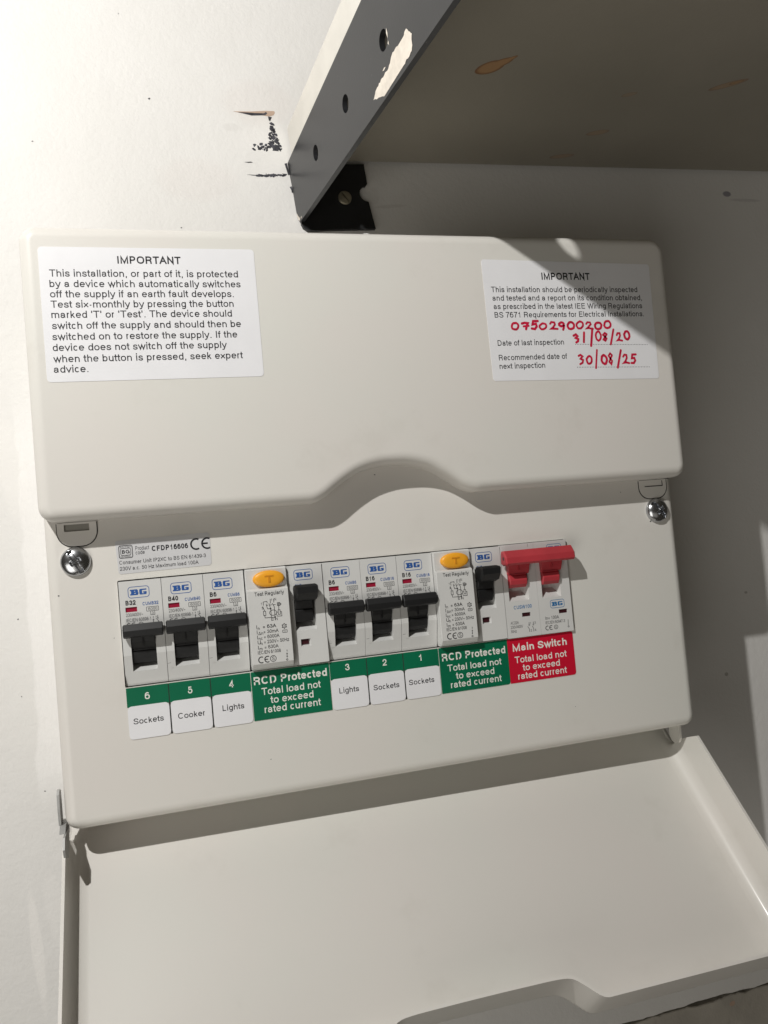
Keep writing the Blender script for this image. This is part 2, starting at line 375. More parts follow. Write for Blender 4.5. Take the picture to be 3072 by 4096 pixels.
def text_quads(s, wt):
    key = (s, round(wt, 3))
    if key in _tcache: return _tcache[key]
    x = 0; out = []; lay = 0
    for ch in s:
        if ch == ' ': x += 278 / 718; continue
        adv, sb, strokes = GL[ch]; adv /= 718
        adv += max(0, wt - .115) * .5
        W_ = adv - 2 * sb; top = XH if ch in LC else 1.0
        def mp(p):
            y = p[1]; h = XH if (ch in LC or (ch in 'bdhkft' and y <= XH)) else 1.0
            sh = .5 * wt if y <= 0 else (-.5 * wt if y >= h else wt * (.5 - y / h))
            if ch in '.,-=~' or (ch == 'i' and y > .8): sh = 0
            xx = .5 * W_ if W_ < wt * 1.3 and len(strokes) <= 2 and ch in 'Iil.' else wt / 2 + p[0] * (W_ - wt)
            return (x + sb + xx, y + sh)
        for st in strokes:
            cl_ = st[-1] == 'closed'; pts = [mp(p) for p in (st[:-1] if cl_ else st)]
            q = [pts[0]]
            for p in pts[1:]:
                if (Vector(p) - Vector(q[-1])).length > .012: q.append(p)
            if not cl_:                       # square ends: stems reach the cap line and the base line
                for a_, b_ in ((0, 1), (-1, -2)):
                    d = (Vector(q[a_]) - Vector(q[b_])).normalized()
                    if abs(d.y) > .8 and ch not in '.,' or abs(d.x) > .8 and ch not in 'A-=~Sse35CcG6ag': q[a_] = tuple(Vector(q[a_]) + d * wt * .5)
            out.append((lay % 9, ribbon(q, wt, cl_))); lay += 1
        x += adv
    _tcache[key] = out; return out
class Ink:
    """Collects printed shapes in (x,z) mm and links them as one flat mesh."""
    def __init__(s): s.v = []; s.f = []; s.c = 0
    def text(s, st, x0, x1, z, cap, bold=0, slope=0):
        quads = text_quads(st, .128 + bold * 2.7)
        xs = [p.x for _, fs in quads for f in fs for p in f]; a, b = min(xs), max(xs)
        sx = cap if x1 is None else (x1 - x0) / (b - a)
        for lay, fs in quads:
            for f in fs: s.poly([(x0 + (p.x - a) * sx, z + p.y * cap) for p in f], lay)
    def poly(s, pts, lay=None):
        if lay is None: s.c = (s.c + 1) % 9; lay = s.c
        n = len(s.v); s.v += [(p[0], p[1], lay) for p in pts]; s.f.append(tuple(range(n, n + len(pts))))
    def stroke(s, pts, wd, closed=False, cap=False):
        s.c = (s.c + 1) % 9
        q = [pts[0]]
        for p in pts[1:]:
            if (Vector(p) - Vector(q[-1])).length > 1e-4: q.append(p)
        if not closed and len(q) > 2 and (Vector(q[0]) - Vector(q[-1])).length < 1e-3: q.pop(); closed = True
        for f in ribbon(q, wd, closed): s.poly([tuple(p) for p in f], s.c)
        if cap:
            for p in (pts[0], pts[-1]): s.disc(p[0], p[1], wd / 2, 8)
    def disc(s, x, z, r, n=10, rz=None):
        rz = rz or r; s.poly([(x + r * math.cos(2 * math.pi * k / n), z + rz * math.sin(2 * math.pi * k / n)) for k in range(n)])
    def arc(s, x, z, rx, rz, a0, a1, wd, n=14):
        s.stroke([(x + rx * math.cos(math.radians(a0 + (a1 - a0) * k / n)), z + rz * math.sin(math.radians(a0 + (a1 - a0) * k / n))) for k in range(n + 1)], wd)
    def build(s, name, parent, mat, y, local=None, jitter=True):
        off = local or (0, 0, 0); me = bpy.data.meshes.new(name)
        # overlapping strokes get hair-thin steps so that no two faces share a plane
        vs = [((x - off[0]) * K, (y - off[1] - l * .004) * K, (z - off[2]) * K) for x, z, l in s.v]
        me.from_pydata(vs, [], s.f); me.update()
        return link(name, me, parent, [mat])
def ce_mark(ink, x, z, h, wd):
    r = h / 2
    ink.arc(x + r, z + r, r, r, 60, 300, wd)
    ink.arc(x + r * 3.1, z + r, r, r, 60, 300, wd); ink.stroke([(x + r * 2.15, z + r), (x + r * 3.2, z + r)], wd)
def bg_logo(ink, x0, z0, x1, z1, wd=.28):
    ink.stroke(rrect(x0, z0, x1, z1, 1.2 * (z1 - z0) / 4.8, 4), wd, closed=True)
    w_ = x1 - x0; h_ = z1 - z0
    xa, xb = x0 + .14 * w_, x1 - .12 * w_; za, zb = z0 + .24 * h_, z1 - .24 * h_
    bw = (xb - xa) * .47; t_ = h_ * .125
    # slab-sided B and G
    zm = (za + zb) / 2
    for (p, q, r, s_) in ((xa, za, xa + t_ * 2.2, zb), ):
        ink.poly([(p, za), (r, za), (r, zb), (p, zb)])
    ink.poly([(xa - t_ * .7, za), (xa + bw * .9, za), (xa + bw, za + t_), (xa - t_ * .7, za + t_)])
    ink.poly([(xa - t_ * .7, zb - t_), (xa + bw * .95, zb - t_), (xa + bw * .85, zb), (xa - t_ * .7, zb)])
    ink.poly([(xa, zm - t_ * .5), (xa + bw * .9, zm - t_ * .5), (xa + bw * .9, zm + t_ * .5), (xa, zm + t_ * .5)])
    ink.poly([(xa + bw - t_ * 1.9, za + t_ * .5), (xa + bw, za + t_ * .8), (xa + bw, zm - t_ * .1), (xa + bw - t_ * 1.9, zm)])
    ink.poly([(xa + bw - t_ * 2.2, zm), (xa + bw - t_ * .3, zm + t_ * .2), (xa + bw - t_ * .2, zb - t_ * .8), (xa + bw - t_ * 2.2, zb - t_ * .5)])
    gx = xb - bw; t_ *= .92
    ink.poly([(gx, za + t_ * .6), (gx + t_ * 2.1, za + t_ * .3), (gx + t_ * 2.1, zb - t_ * .3), (gx, zb - t_ * .6)])
    ink.poly([(gx + t_ * .5, za), (xb - t_ * .4, za), (xb, za + t_ * .9), (gx, za + t_ * .9)])
    ink.poly([(gx, zb - t_), (xb, zb - t_), (xb, zb), (gx + t_ * .5, zb)])
    ink.poly([(xb - t_ * 1.9, za + t_ * .5), (xb, za + t_ * .5), (xb, zm + t_ * .1), (xb - t_ * 1.9, zm + t_ * .1)])
    ink.poly([(gx + bw * .52, zm - t_ * .9), (xb, zm - t_ * .9), (xb, zm + t_ * .1), (gx + bw * .52, zm + t_ * .1)])

# ------------------------------------------------------------------ the setting: wall and skirting
WY = 89.0
def ragged(x0, x1, z, amp, step, seed):
    r = random.Random(seed); pts = []; x = x0; c = 0
    while x < x1:
        c = c * .7 + r.uniform(-amp, amp); pts.append((x, z + c)); x += step * r.uniform(.4, 1.6)
    pts.append((x1, z)); return pts
bm = bmesh.new()
edge = ragged(-700, 1000, -256.4, .55, 4.0, 3)
top = [(x, 900) for x, z in edge]
fr = [bm.verts.new((x, WY, z)) for x, z in edge]; ft = [bm.verts.new((x, WY, z)) for x, z in top]
bk = [bm.verts.new((x, WY + 30, z)) for x, z in edge]; bt = [bm.verts.new((x, WY + 30, z)) for x, z in top]
for i in range(len(edge) - 1):
    bm.faces.new((fr[i], fr[i + 1], ft[i + 1], ft[i])); bm.faces.new((bk[i], bt[i], bt[i + 1], bk[i + 1]))
    bm.faces.new((fr[i], bk[i], bk[i + 1], fr[i + 1])); bm.faces.new((ft[i], ft[i + 1], bt[i + 1], bt[i]))
bm.faces.new((fr[0], ft[0], bt[0], bk[0])); bm.faces.new((fr[-1], bk[-1], bt[-1], ft[-1]))
wall = tag(finish(bm, 'wall', mat=WALL, smooth=0), kind='structure')

bm = bmesh.new()
edge = ragged(-700, 1000, -257.9, .7, 3.3, 5)
prof = lambda x, z: [(x, WY - .6, -420), (x, WY - .6, z - .5), (x, WY - .1, z), (x, WY + 8, z), (x, WY + 8, -255), (x, WY + 40, -255), (x, WY + 40, -420)]
rings = [[bm.verts.new(p) for p in prof(x, z)] for x, z in edge]
for a, b in zip(rings[:-1], rings[1:]):
    for i in range(7): bm.faces.new((a[i], a[(i + 1) % 7], b[(i + 1) % 7], b[i]))
bm.faces.new(rings[0]); bm.faces.new(rings[-1][::-1])
for v in bm.verts:                                   # the rear lip sits behind the wall sheet, not through it
    if v.co.z == -255: v.co.z = -257.2 if v.co.y < WY + 29 else -257.2
SKM = plain('skirting paint', (.42, .39, .34), .6, var=.12, bumps=(300, .3, .001), nscale=30)
sk = tag(finish(bm, 'skirting', mat=SKM, smooth=0), 'painted skirting below the ragged dark crack at the foot of the wall', 'skirting')
bm = bmesh.new()
bmesh.ops.create_circle(bm, cap_ends=True, segments=7, radius=1.7)
for v in bm.verts: v.co = Vector((352 + v.co.x * 1.4 + random.uniform(-.4, .4), WY - .72, -262.5 + v.co.y + random.uniform(-.4, .4)))
finish(bm, 'paint_chip', sk, TAN, smooth=0)

# scuffs: flakes of lost paint on the lit wall
def flakes(name, mat, shapes, y):
    ink = Ink()
    for p in shapes: ink.poly(p)
    return ink.build(name, wall, mat, y, jitter=True)
def blobs(n, fn, smin, smax, seed, ax=1.3):
    r = random.Random(seed); out = []
    while len(out) < n:
        x, z = fn(r)
        s_ = r.uniform(smin, smax); k = r.choice((5, 6, 7, 9)); a0 = r.uniform(0, 6); th = r.uniform(-.8, .8)
        pts = []
        for i in range(k):
            a = a0 + 2 * math.pi * i / k; q = s_ * r.uniform(.45, 1.15)
            u, v_ = q * ax * math.cos(a), q * .8 * math.sin(a)
            pts.append((x + u * math.cos(th) - v_ * math.sin(th), z + u * math.sin(th) + v_ * math.cos(th)))
        out.append(pts)
    return out
flakes('paint_scuff', TAN, [[(79.4, 309.5), (84, 309.7), (90, 310), (98, 310.9), (103.6, 311.1), (103.9, 310.0), (103.0, 308.6), (100.5, 307.7), (97, 308.0), (92, 308.6), (86, 308.4)]], WY - .10)
flakes('paint_scuff', SCUFF, [[(82, 309.1), (88, 309.3), (92, 309.2), (97.5, 309.4), (98.6, 310.3), (99.4, 309.4), (98.2, 308.3), (94, 307.9), (90, 307.6), (87, 308.2)],
                              [(99.6, 307.6), (101.9, 307.3), (101.2, 306.0), (100.6, 304.8), (99.9, 305.4)]], WY - .14)
def tri(r):
    q = r.random() ** .8; z = 303.6 - q * 15.6
    return 101.2 + q * 1.2 + r.uniform(-1, 1) * (.5 + q * 2.9), z
flakes('paint_scuff', SCUFF, blobs(92, tri, .4, 1.2, 11, 1.5) + blobs(26, lambda r: (r.uniform(89.5, 99.5), 288.3 + r.uniform(-1.3, 1.3) + (1.8 if r.random() < .2 else 0)), .5, 1.3, 12)
       + [[(100.6, 287.2), (104.2, 287), (104.0, 289.5), (102.8, 291.2), (101.6, 290)]], WY - .10)
flakes('paint_scuff', SCUFF, blobs(46, lambda r: (lambda q: (90.5 + q * 16.5, 272.0 + .9 * q * q + r.uniform(-.28, .28)))(r.random()), .4, .85, 14, 2.6), WY - .10)
flakes('paint_scuff', INKG, [[(84, 272.3), (91, 272.2), (92, 271.9), (88, 271.8)], [(83.5, 279.6), (87.5, 280), (88.5, 279.5), (86, 279.2)]], WY - .12)
flakes('paint_scuff', SCUFF, [[(107.0, 279.6), (108.4, 280.1), (109.0, 276.5), (109.6, 273.2), (108.6, 272.8), (107.9, 276)], [(108.9, 265.6), (110.0, 266.2), (110.9, 262.5), (110.0, 262.2), (109.6, 264.2)]], WY - .2)
flakes('paint_speck', INKG, [p for (x, z, s_) in ((22, 372, .9), (33, 314, .8), (-30, 286, .5), (20, 362, .4), (-63, 255, .35), (45, 240, .5), (66, 232, .5), (96, 226, .4), (-54, 30, .5), (-47, -60, .5), (-55, -10, .4))
                             for p in blobs(1, lambda r, x=x, z=z: (x, z), s_, s_ * 1.1, int(x * 7 + 900), 1)], WY - .10)

# ------------------------------------------------------------------ the consumer unit
unit = empty('consumer_unit', (128, WY, -57))
UO = (128, WY, -57)
tag(unit, 'cream metal consumer unit on the wall with its front flap hanging open', 'fuse box')
bm = bmesh.new()
box(bm, -27.4, 15, -56.6, 283.4, WY - .2, 196.4, 1.0)
finish(bm, 'back_box', unit, ENAMEL, local=UO)
bm = bmesh.new()
pillow(bm, rrect(-28.2, -57.3, 284, 196.9, 6.0), 0, 24, 4.5, hole=rrect(0, 0, 216.6, 46.5, .6, 2))
cover = finish(bm, 'front_cover', unit, ENAMEL, local=UO)

ARCH = [(0, 15.6), (6, 15.4), (12, 14.4), (18, 12.5), (24, 9.3), (29, 6.0), (33, 3.1), (37, 1.0), (41, 0)]
def arch_h(dx, tab=ARCH):
    dx = abs(dx)
    if dx >= tab[-1][0]: return 0
    for i, ((a, ha), (b, hb)) in enumerate(zip(tab[:-1], tab[1:])):
        if a <= dx <= b:
            def tan(k):
                if k == 0 or k == len(tab) - 1: return 0
                return (tab[k + 1][1] - tab[k - 1][1]) / (tab[k + 1][0] - tab[k - 1][0])
            t_ = (dx - a) / (b - a); m0, m1 = tan(i) * (b - a), tan(i + 1) * (b - a)
            return (2 * t_**3 - 3 * t_**2 + 1) * ha + (t_**3 - 2 * t_**2 + t_) * m0 + (-2 * t_**3 + 3 * t_**2) * hb + (t_**3 - t_**2) * m1
HY = -14.0
ZB, XL, XR, ZT = 73.4, -28.5, 284.3, 198.6
base = rrect(XL, ZB, XR, ZT, (6.5, 6.5, 8.5, 7), 8)
k0 = 9
archpts = [(127.5 + dx, ZB + arch_h(dx)) for dx in [q * 1.5 for q in range(-28, 29)]]
outline = base[:k0] + archpts + base[k0:]
bm = bmesh.new()
pillow(bm, outline, HY, 5, 5.0, 8)
hood = finish(bm, 'upper_cover', unit, ENAMEL, smooth=40, local=UO)

# moulded catches under the upper cover
def catch(x0, x1, zt, zb, sx0, sx1, sz0, sz1, y=-.75):
    bm = bmesh.new()
    r = (zt - zb) * .62
    out = [(x0, zt)] + [(x0 + r - r * math.cos(math.radians(a)), zb + r - r * math.sin(math.radians(a))) for a in range(0, 91, 15)] \
        + [(x1 - r + r * math.sin(math.radians(a)), zb + r - r * math.cos(math.radians(a))) for a in range(0, 91, 15)] + [(x1, zt)]
    hole = [(sx0, sz0), (sx1, sz0), (sx1, sz1), (sx0, sz1)]
    ov = [bm.verts.new((x, y, z)) for x, z in out]; ob_ = [bm.verts.new((x, .06, z)) for x, z in out]
    hv = [bm.verts.new((x, y, z)) for x, z in hole]; hb = [bm.verts.new((x, -.06, z)) for x, z in hole]
    ed = []
    for A, B_ in ((ov, ob_), (hv, hb)):
        n = len(A)
        for i in range(n):
            bm.faces.new((A[i], A[(i + 1) % n], B_[(i + 1) % n], B_[i])); ed.append(bm.edges.get((A[i], A[(i + 1) % n])))
    bmesh.ops.triangle_fill(bm, use_beauty=True, edges=ed)
    bm.faces.new(hb)
    c = finish(bm, 'cover_catch', unit, ENAMEL, smooth=25, local=UO)
    if y < -.5: i2 = Ink(); i2.poly([(sx0, sz0), (sx1, sz0), (sx1, sz1), (sx0, sz1)]); i2.build('slot', c, SLOTSHADE, -.075, UO)  # flat darker sheet stands for the shade of an open slot
    # the open groove round the catch
    ink = Ink(); ink.stroke(offset_poly(out, -.22)[1:-1] if False else [(x + (-.2 if x < (x0 + x1) / 2 else .2), z - .2) for x, z in out], .42 if y < -.5 else .6)
    ink.build('groove', c, DARKGAP, -.05, UO)
    if y > -.5: ink = Ink(); ink.stroke([(sx1, sz1), (sx1, sz0), (sx0, sz0)], .45); ink.stroke([(sx0 - 3, zt + .25), (x1 + 2, zt + .25)], .4); ink.build('slot', c, DARKGAP, y - .04, UO)
    return c
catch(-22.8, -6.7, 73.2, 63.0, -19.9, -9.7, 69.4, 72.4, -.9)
catch(263.2, 279.6, 73.2, 63.6, 266.5, 277.2, 69.9, 72.6, -.25)

# cover screws: a domed chromed head with a slot and a short cross
def screw_head(cx, cz, y0, R, h, ang, cross, name, parent, mat, local, slot_w=.85):
    bm = bmesh.new(); NR, NA = 26, 72; rows = []
    ca, sa = math.cos(math.radians(ang)), math.sin(math.radians(ang))
    for i in range(NR + 1):
        rr = R * math.sin(math.pi / 2 * i / NR) if i < NR else R
        row = []
        for k in range(NA if i else 1):
            a = 2 * math.pi * k / NA; u, v_ = rr * math.cos(a), rr * math.sin(a)
            p, q = u * ca + v_ * sa, -u * sa + v_ * ca
            y = h * math.sqrt(max(0, 1 - (rr / R) ** 2)) ** 1.0 + .5
            if abs(q) < slot_w and abs(p) < R * .86: y -= min(2.2, 2.2 * (slot_w - abs(q)) / .22) * min(1, (R * .86 - abs(p)) / .5)
            elif cross and abs(p) < slot_w * 1.1 and abs(q) < R * .38: y -= min(1.7, 1.7 * (slot_w * 1.1 - abs(p)) / .22) * min(1, (R * .38 - abs(q)) / .4)
            row.append(bm.verts.new((cx + u, y0 - max(.3, y), cz + v_)))
        rows.append(row)
    skirt = [bm.verts.new((v.co.x, y0 + .3, v.co.z)) for v in rows[-1]]
    for k in range(NA): bm.faces.new((rows[0][0], rows[1][k], rows[1][(k + 1) % NA]))
    for a, b in list(zip(rows[1:-1], rows[2:])) + [(rows[-1], skirt)]:
        for k in range(NA): bm.faces.new((a[k], b[k], b[(k + 1) % NA], a[(k + 1) % NA]))
    return finish(bm, name, parent, mat, smooth=40, local=local)
screw_head(-16.2, 56.4, 0, 6.3, 3.1, -62, True, 'cover_screw', unit, CHROME, UO, .95)
screw_head(272.2, 57.0, 0, 6.3, 3.6, -50, True, 'cover_screw', unit, CHROME, UO, .95)

for (x, z, r_) in ((-24.0, 42.5, .35), (252, 68, .3), (268, 51.5, .4), (-3, 22, .2), (120, 85.5, .4), (60, -40, .25), (214, -38, .25)):
    q = Ink(); q.poly(blobs(1, lambda r: (x, z), r_, r_ * 1.1, int(x * 3 + 50), 1.2)[0]); q.build('paint_speck', cover, SCUFF, -.06, UO)
# ---- notices on the upper cover
def hx(x): return 15.87 + (x - 15.87) * .9972
def hz(z): return 52.42 + (z - 52.42) * .9972
bm = bmesh.new()
sheet(bm, [(hx(x), hz(z)) for x, z in rrect(-21.0, 131.6, 69.4, 189.2, 1.6, 4)], HY - .14)
st = finish(bm, 'warning_notice', unit, WHITEV, smooth=0, local=UO)
st['label'] = 'white notice about testing every six months'
ink = Ink()
def T(s, x0, x1, z, cap, bold=0, slope=0): ink.text(s, hx(x0), hx(x1), hz(z), cap, bold, slope)
T('IMPORTANT', 10.6, 37.1, 182.2, 3.3, .022)
for s, x0, x1, z, sl in (('This installation, or part of it, is protected', -17.1, 61.5, 176.4, 0), ('by a device which automatically switches', -17.3, 62.3, 171.9, 0),
                     ('off the supply if an earth fault develops.', -17.4, 58.9, 167.5, 0), ('Test six-monthly by pressing the button', -17.4, 58.5, 163.1, 0),
                     ('marked \u2018T\u2019 or \u2018Test\u2019. The device should', -17.5, 57.4, 158.7, 0), ('switch off the supply and should then be', -17.6, 61.0, 154.0, 0),
                     ('switched on to restore the supply. If the', -17.8, 59.0, 149.3, 0), ('device does not switch off the supply', -17.9, 54.1, 144.7, 0),
                     ('when the button is pressed, seek expert', -18.0, 60.7, 139.9, 0), ('advice.', -18.1, -4.5, 135.5, 0)):
    T(s, x0, x1, z, 3.05, .004)
ink.build('lettering', st, INK, HY - .17, UO, jitter=False)

bm = bmesh.new()
sheet(bm, [(hx(x), hz(z)) for x, z in ((179.7, 185.0), (180.2, 126.9), (181.2, 126.0), (272.0, 124.6), (272.9, 125.4), (273.6, 183.4), (272.8, 184.4), (180.6, 186.0))][::-1], HY - .14)
st2 = finish(bm, 'inspection_notice', unit, WHITEV, smooth=0, local=UO)
st2['label'] = 'white notice with inspection dates written in red'
ink = Ink()
T('IMPORTANT', 211.4, 238.4, 176.0, 3.6, .022)
for s, x0, x1, z in (('This installation should be periodically inspected', 183.5, 265.2, 169.7), ('and tested and a report on its condition obtained,', 183.8, 267.4, 165.5),
                     ('as prescribed in the latest IEE Wiring Regulations', 184.0, 267.1, 161.3), ('BS 7671 Requirements for Electrical Installations.', 184.1, 267.6, 157.1),
                     ('Date of last inspection', 184.3, 220.2, 143.2), ('Recommended date of', 184.2, 221.2, 136.0), ('next inspection', 184.1, 208.6, 131.8)):
    T(s, x0, x1, z, 2.75, .003)
for (x0, x1, z0, z1) in ((226.6, 267.8, 143.2, 142.3), (226.4, 267.7, 131.6, 130.7)):
    n = 46
    for i in range(n):
        q = i / (n - 1); ink.disc(hx(x0 + (x1 - x0) * q), hz(z0 + (z1 - z0) * q), .21, 6)
ink.build('lettering', st2, INK, HY - .17, UO, jitter=False)
# handwriting: digits as pen strokes in a unit box
def circ(cx, cy, rx, ry, a0=90, a1=450, n=14): return [(cx + rx * math.cos(math.radians(a0 + (a1 - a0) * k / n)), cy + ry * math.sin(math.radians(a0 + (a1 - a0) * k / n))) for k in range(n + 1)]
DIG = {'0': [circ(.45, .48, .42, .46)], '1': [[(.5, 1), (.48, 0)]], '7': [[(.05, .85), (.4, .98), (.8, .92), (.62, .5), (.5, .0)], [(.2, .42), (.85, .5)]],
       '2': [[(.05, .75), (.25, .98), (.6, .95), (.65, .65), (.35, .25), (.05, .05), (.4, .12), (.95, .02)]],
       '3': [[(.0, .80), (.35, .92), (.6, .76), (.3, .55), (.72, .42), (.66, .15), (.3, .02)]],
       '5': [[(.85, .98), (.25, .95), (.2, .58), (.6, .6), (.75, .3), (.5, .02), (.1, .05)]],
       '8': [[(.7, .85), (.4, 1), (.15, .8), (.4, .55), (.7, .3), (.5, .02), (.2, .2), (.4, .5), (.7, .8)]],
       '9': [circ(.4, .7, .32, .27, 20, 380, 12) + [(.72, .6), (.68, .2), (.6, -.1)]], '/': [[(.72, 1.45), (.28, -.42)]], '|': [[(.5, 1.1), (.45, -.1)]]}
red = Ink()
def hand(s, x0, x1, z0, z1, h, widths=None, seed=1):
    r = random.Random(seed); n = len(s); step = (x1 - x0) / n
    for i, ch in enumerate(s):
        if ch == ' ': continue
        x = x0 + step * i + r.uniform(-.35, .35); z = z0 + (z1 - z0) * i / n + r.uniform(-.28, .28); sc_ = r.uniform(.82, 1.12)
        for pl in DIG[ch]:
            sl = r.uniform(-.02, .16); red.stroke([(hx(x + (px + sl * (pz - .5)) * step * .84 + r.uniform(-.12, .12)), hz(z + pz * h * sc_ + r.uniform(-.12, .12))) for px, pz in pl], r.uniform(.95, 1.25), cap=True)
hand('07502900200', 192.6, 248.8, 151.0, 150.8, 3.8, seed=3)
hand('31/08/20', 226.2, 258.6, 144.2, 145.0, 4.8, seed=4)
hand('30/08/25', 227.3, 261.3, 132.9, 132.9, 4.9, seed=5)
red.build('handwriting', st2, REDINK, HY - .19, UO)

# ---- product label
bm = bmesh.new()
sheet(bm, [(.3, 63.0), (.9, 49.9), (1.7, 49.2), (39.9, 49.7), (40.8, 50.6), (40.9, 63.5), (40.1, 64.4), (1.2, 63.9)][::1], -.14)
pl = finish(bm, 'product_label', unit, SILVERV, smooth=0, local=UO)
pl['label'] = 'pale grey product code label'
ink = Ink()
ink.stroke(rrect(1.7, 56.1, 7.3, 61.5, .7, 3), .3, closed=True); ink.stroke(rrect(2.4, 57.3, 6.6, 60.3, .6, 3), .22, closed=True)
ink.text('BG', 2.9, 6.1, 58.0, 1.6, .03); ink.text('BRITISH', 2.2, 6.8, 60.5, .7); ink.text('GENERAL', 2.2, 6.8, 56.4, .7)
ink.text('Product', 8.6, 14.4, 59.1, 1.75); ink.text('code', 8.6, 12.4, 57.2, 1.75)
ink.text('CFDP16606', 15.5, 31.1, 58.1, 2.3, .035)
ce_mark(ink, 32.4, 57.3, 4.6, .75)
ink.text('Consumer Unit IP2XC to BS EN 61439-3', 1.5, 38.5, 53.4, 1.65, .004); ink.text('230V a.c. 50 Hz Maximum load 100A', 1.5, 35.1, 50.7, 1.65, .004)
ink.build('lettering', pl, INK, -.165, UO, jitter=True)

# ---- circuit labels below the cut-out
def cell(x0, x1, num, name, nx0, nx1, nz, lx0, lx1, lz):
    bm = bmesh.new(); sheet(bm, rrect(x0, -8.6, x1, -.25, .15, 2), -.14)
    c = finish(bm, 'circuit_number_label', unit, GREEN, smooth=0, local=UO)
    c['label'] = 'green label numbered ' + num
    i_ = Ink(); i_.text(num, nx0, nx1, nz, 3.0, .012); i_.build('lettering', c, WHITEINK, -.165, UO, False)
    bm = bmesh.new(); sheet(bm, rrect(x0 + .1, -22.4, x1 - .1, -8.2, 1.7, 4), -.30, .14)
    c = finish(bm, 'circuit_name_label', unit, WHITEV, smooth=0, local=UO)
    c['label'] = 'white label reading ' + name + ' under number ' + num
    i_ = Ink(); i_.text(name, lx0, lx1, lz, 2.5, .004); i_.build('lettering', c, INK, -.325, UO, False)
cell(.2, 17.8, '6', 'Sockets', 7.8, 9.9, -5.9, 2.3, 15.0, -16.0)
cell(18.2, 35.8, '5', 'Cooker', 26.0, 28.0, -5.9, 21.1, 32.6, -16.3)
cell(36.2, 53.7, '4', 'Lights', 44.1, 46.1, -5.7, 40.4, 50.0, -15.6)
cell(90.3, 107.8, '3', 'Lights', 97.6, 99.7, -4.9, 93.9, 103.3, -15.1)
cell(108.2, 125.8, '2', 'Sockets', 115.7, 117.8, -5.0, 110.3, 123.0, -15.9)
cell(126.2, 143.8, '1', 'Sockets', 133.9, 135.2, -5.0, 127.8, 140.6, -15.8)
for (a, b) in ((17.6, 18.4), (35.6, 36.4), (107.6, 108.4), (125.6, 126.4)):
    bm = bmesh.new(); box(bm, a, -.10, -22.2, b, .02, -.3)
    finish(bm, 'label_backing', unit, DARKGAP, smooth=0, local=UO)
def wide(x0, x1, zb, mat, title, tx, rows, lab, rr):
    bm = bmesh.new(); sheet(bm, rrect(x0, zb, x1, -.25, rr, 3), -.2, .2)
    c = finish(bm, 'rating_label', unit, mat, smooth=0, local=UO); c['label'] = lab
    i_ = Ink(); i_.text(title, tx[0], tx[1], tx[2], 3.55, .021)
    for s, a, b, z in rows: i_.text(s, a, b, z, 3.2, .006)
    i_.build('lettering', c, WHITEINK, -.225, UO, False)
wide(54.0, 90.0, -22.1, GREEN, 'RCD Protected', (55.1, 88.8, -6.1), (('Total load not', 58.2, 85.4, -11.0), ('to exceed', 61.9, 81.7, -15.1), ('rated current', 58.9, 84.8, -19.1)), 'green RCD label between the Lights labels', (.2, .2, .2, .2))
wide(144.1, 180.0, -22.1, GREEN, 'RCD Protected', (145.5, 178.7, -6.7), (('Total load not', 147.8, 176.1, -11.9), ('to exceed', 151.8, 171.9, -16.0), ('rated current', 148.8, 175.4, -20.0)), 'green RCD label beside the red label', (.2, 1.2, .2, .2))
wide(180.1, 216.2, -22.0, REDVINYL, 'Main Switch', (182.8, 212.5, -6.6), (('Total load not', 183.3, 211.8, -12.4), ('to exceed', 187.2, 207.6, -16.5), ('rated current', 184.3, 211.1, -20.5)), 'red main switch label', (.2, 1.3, 1.0, .2))

# ---- the hinged flap, hanging open at 45 degrees
TH = math.radians(44.9); Dh, DL = 22.7, 117.7
def DP(x, s, n):
    t_ = (x - 128) / 312
    return Vector((x, 23.3 + 3.1 * t_ - s * math.cos(TH) - n * math.sin(TH), -67.1 - 5.3 * t_ - s * math.sin(TH) + n * math.cos(TH)))
DX0, DX1 = -30.1, 283.7
# outline in (x, s): CCW seen from inside
S0 = -12.0
dpts = [(DX0, S0 + 1), (DX0, S0), (DX0 + 2, S0)] + [(DX0 + 2 + (DX1 - DX0 - 4) * k / 12, S0) for k in range(1, 12)] + [(DX1 - 2, S0), (DX1, S0), (DX1, S0 + 1)]
dpts += [(DX1, q) for q in (-9, -5, -1, 3, 5, 7, 9, 11, 13, 15, 30, 60, 90, 105)]
R_ = 6.0
dpts += [(DX1 - R_ + R_ * math.cos(math.radians(a)), DL - R_ + R_ * math.sin(math.radians(a))) for a in range(0, 91, 15)]
dpts += [(268.2, DL), (267.6, DL), (230, DL), (200, DL)]
DARCH = [(0, 10.6), (18, 10.5), (32, 10.2), (37, 9.2), (41, 6.0), (45, 2.0), (47, .6), (49, 0)]
dpts += [(127.5 - dx, DL - arch_h(dx, DARCH)) for dx in [q * 1.75 for q in range(-28, 29)]]
dpts += [(60, DL), (30, DL), (0, DL)]
dpts += [(DX0 + R_ + R_ * math.cos(math.radians(a)), DL - R_ + R_ * math.sin(math.radians(a))) for a in range(90, 181, 15)]
dpts += [(DX0, q) for q in (105, 90, 60, 30, 15, 13, 11, 9, 7, 5, 3, -1, -5, -9)]
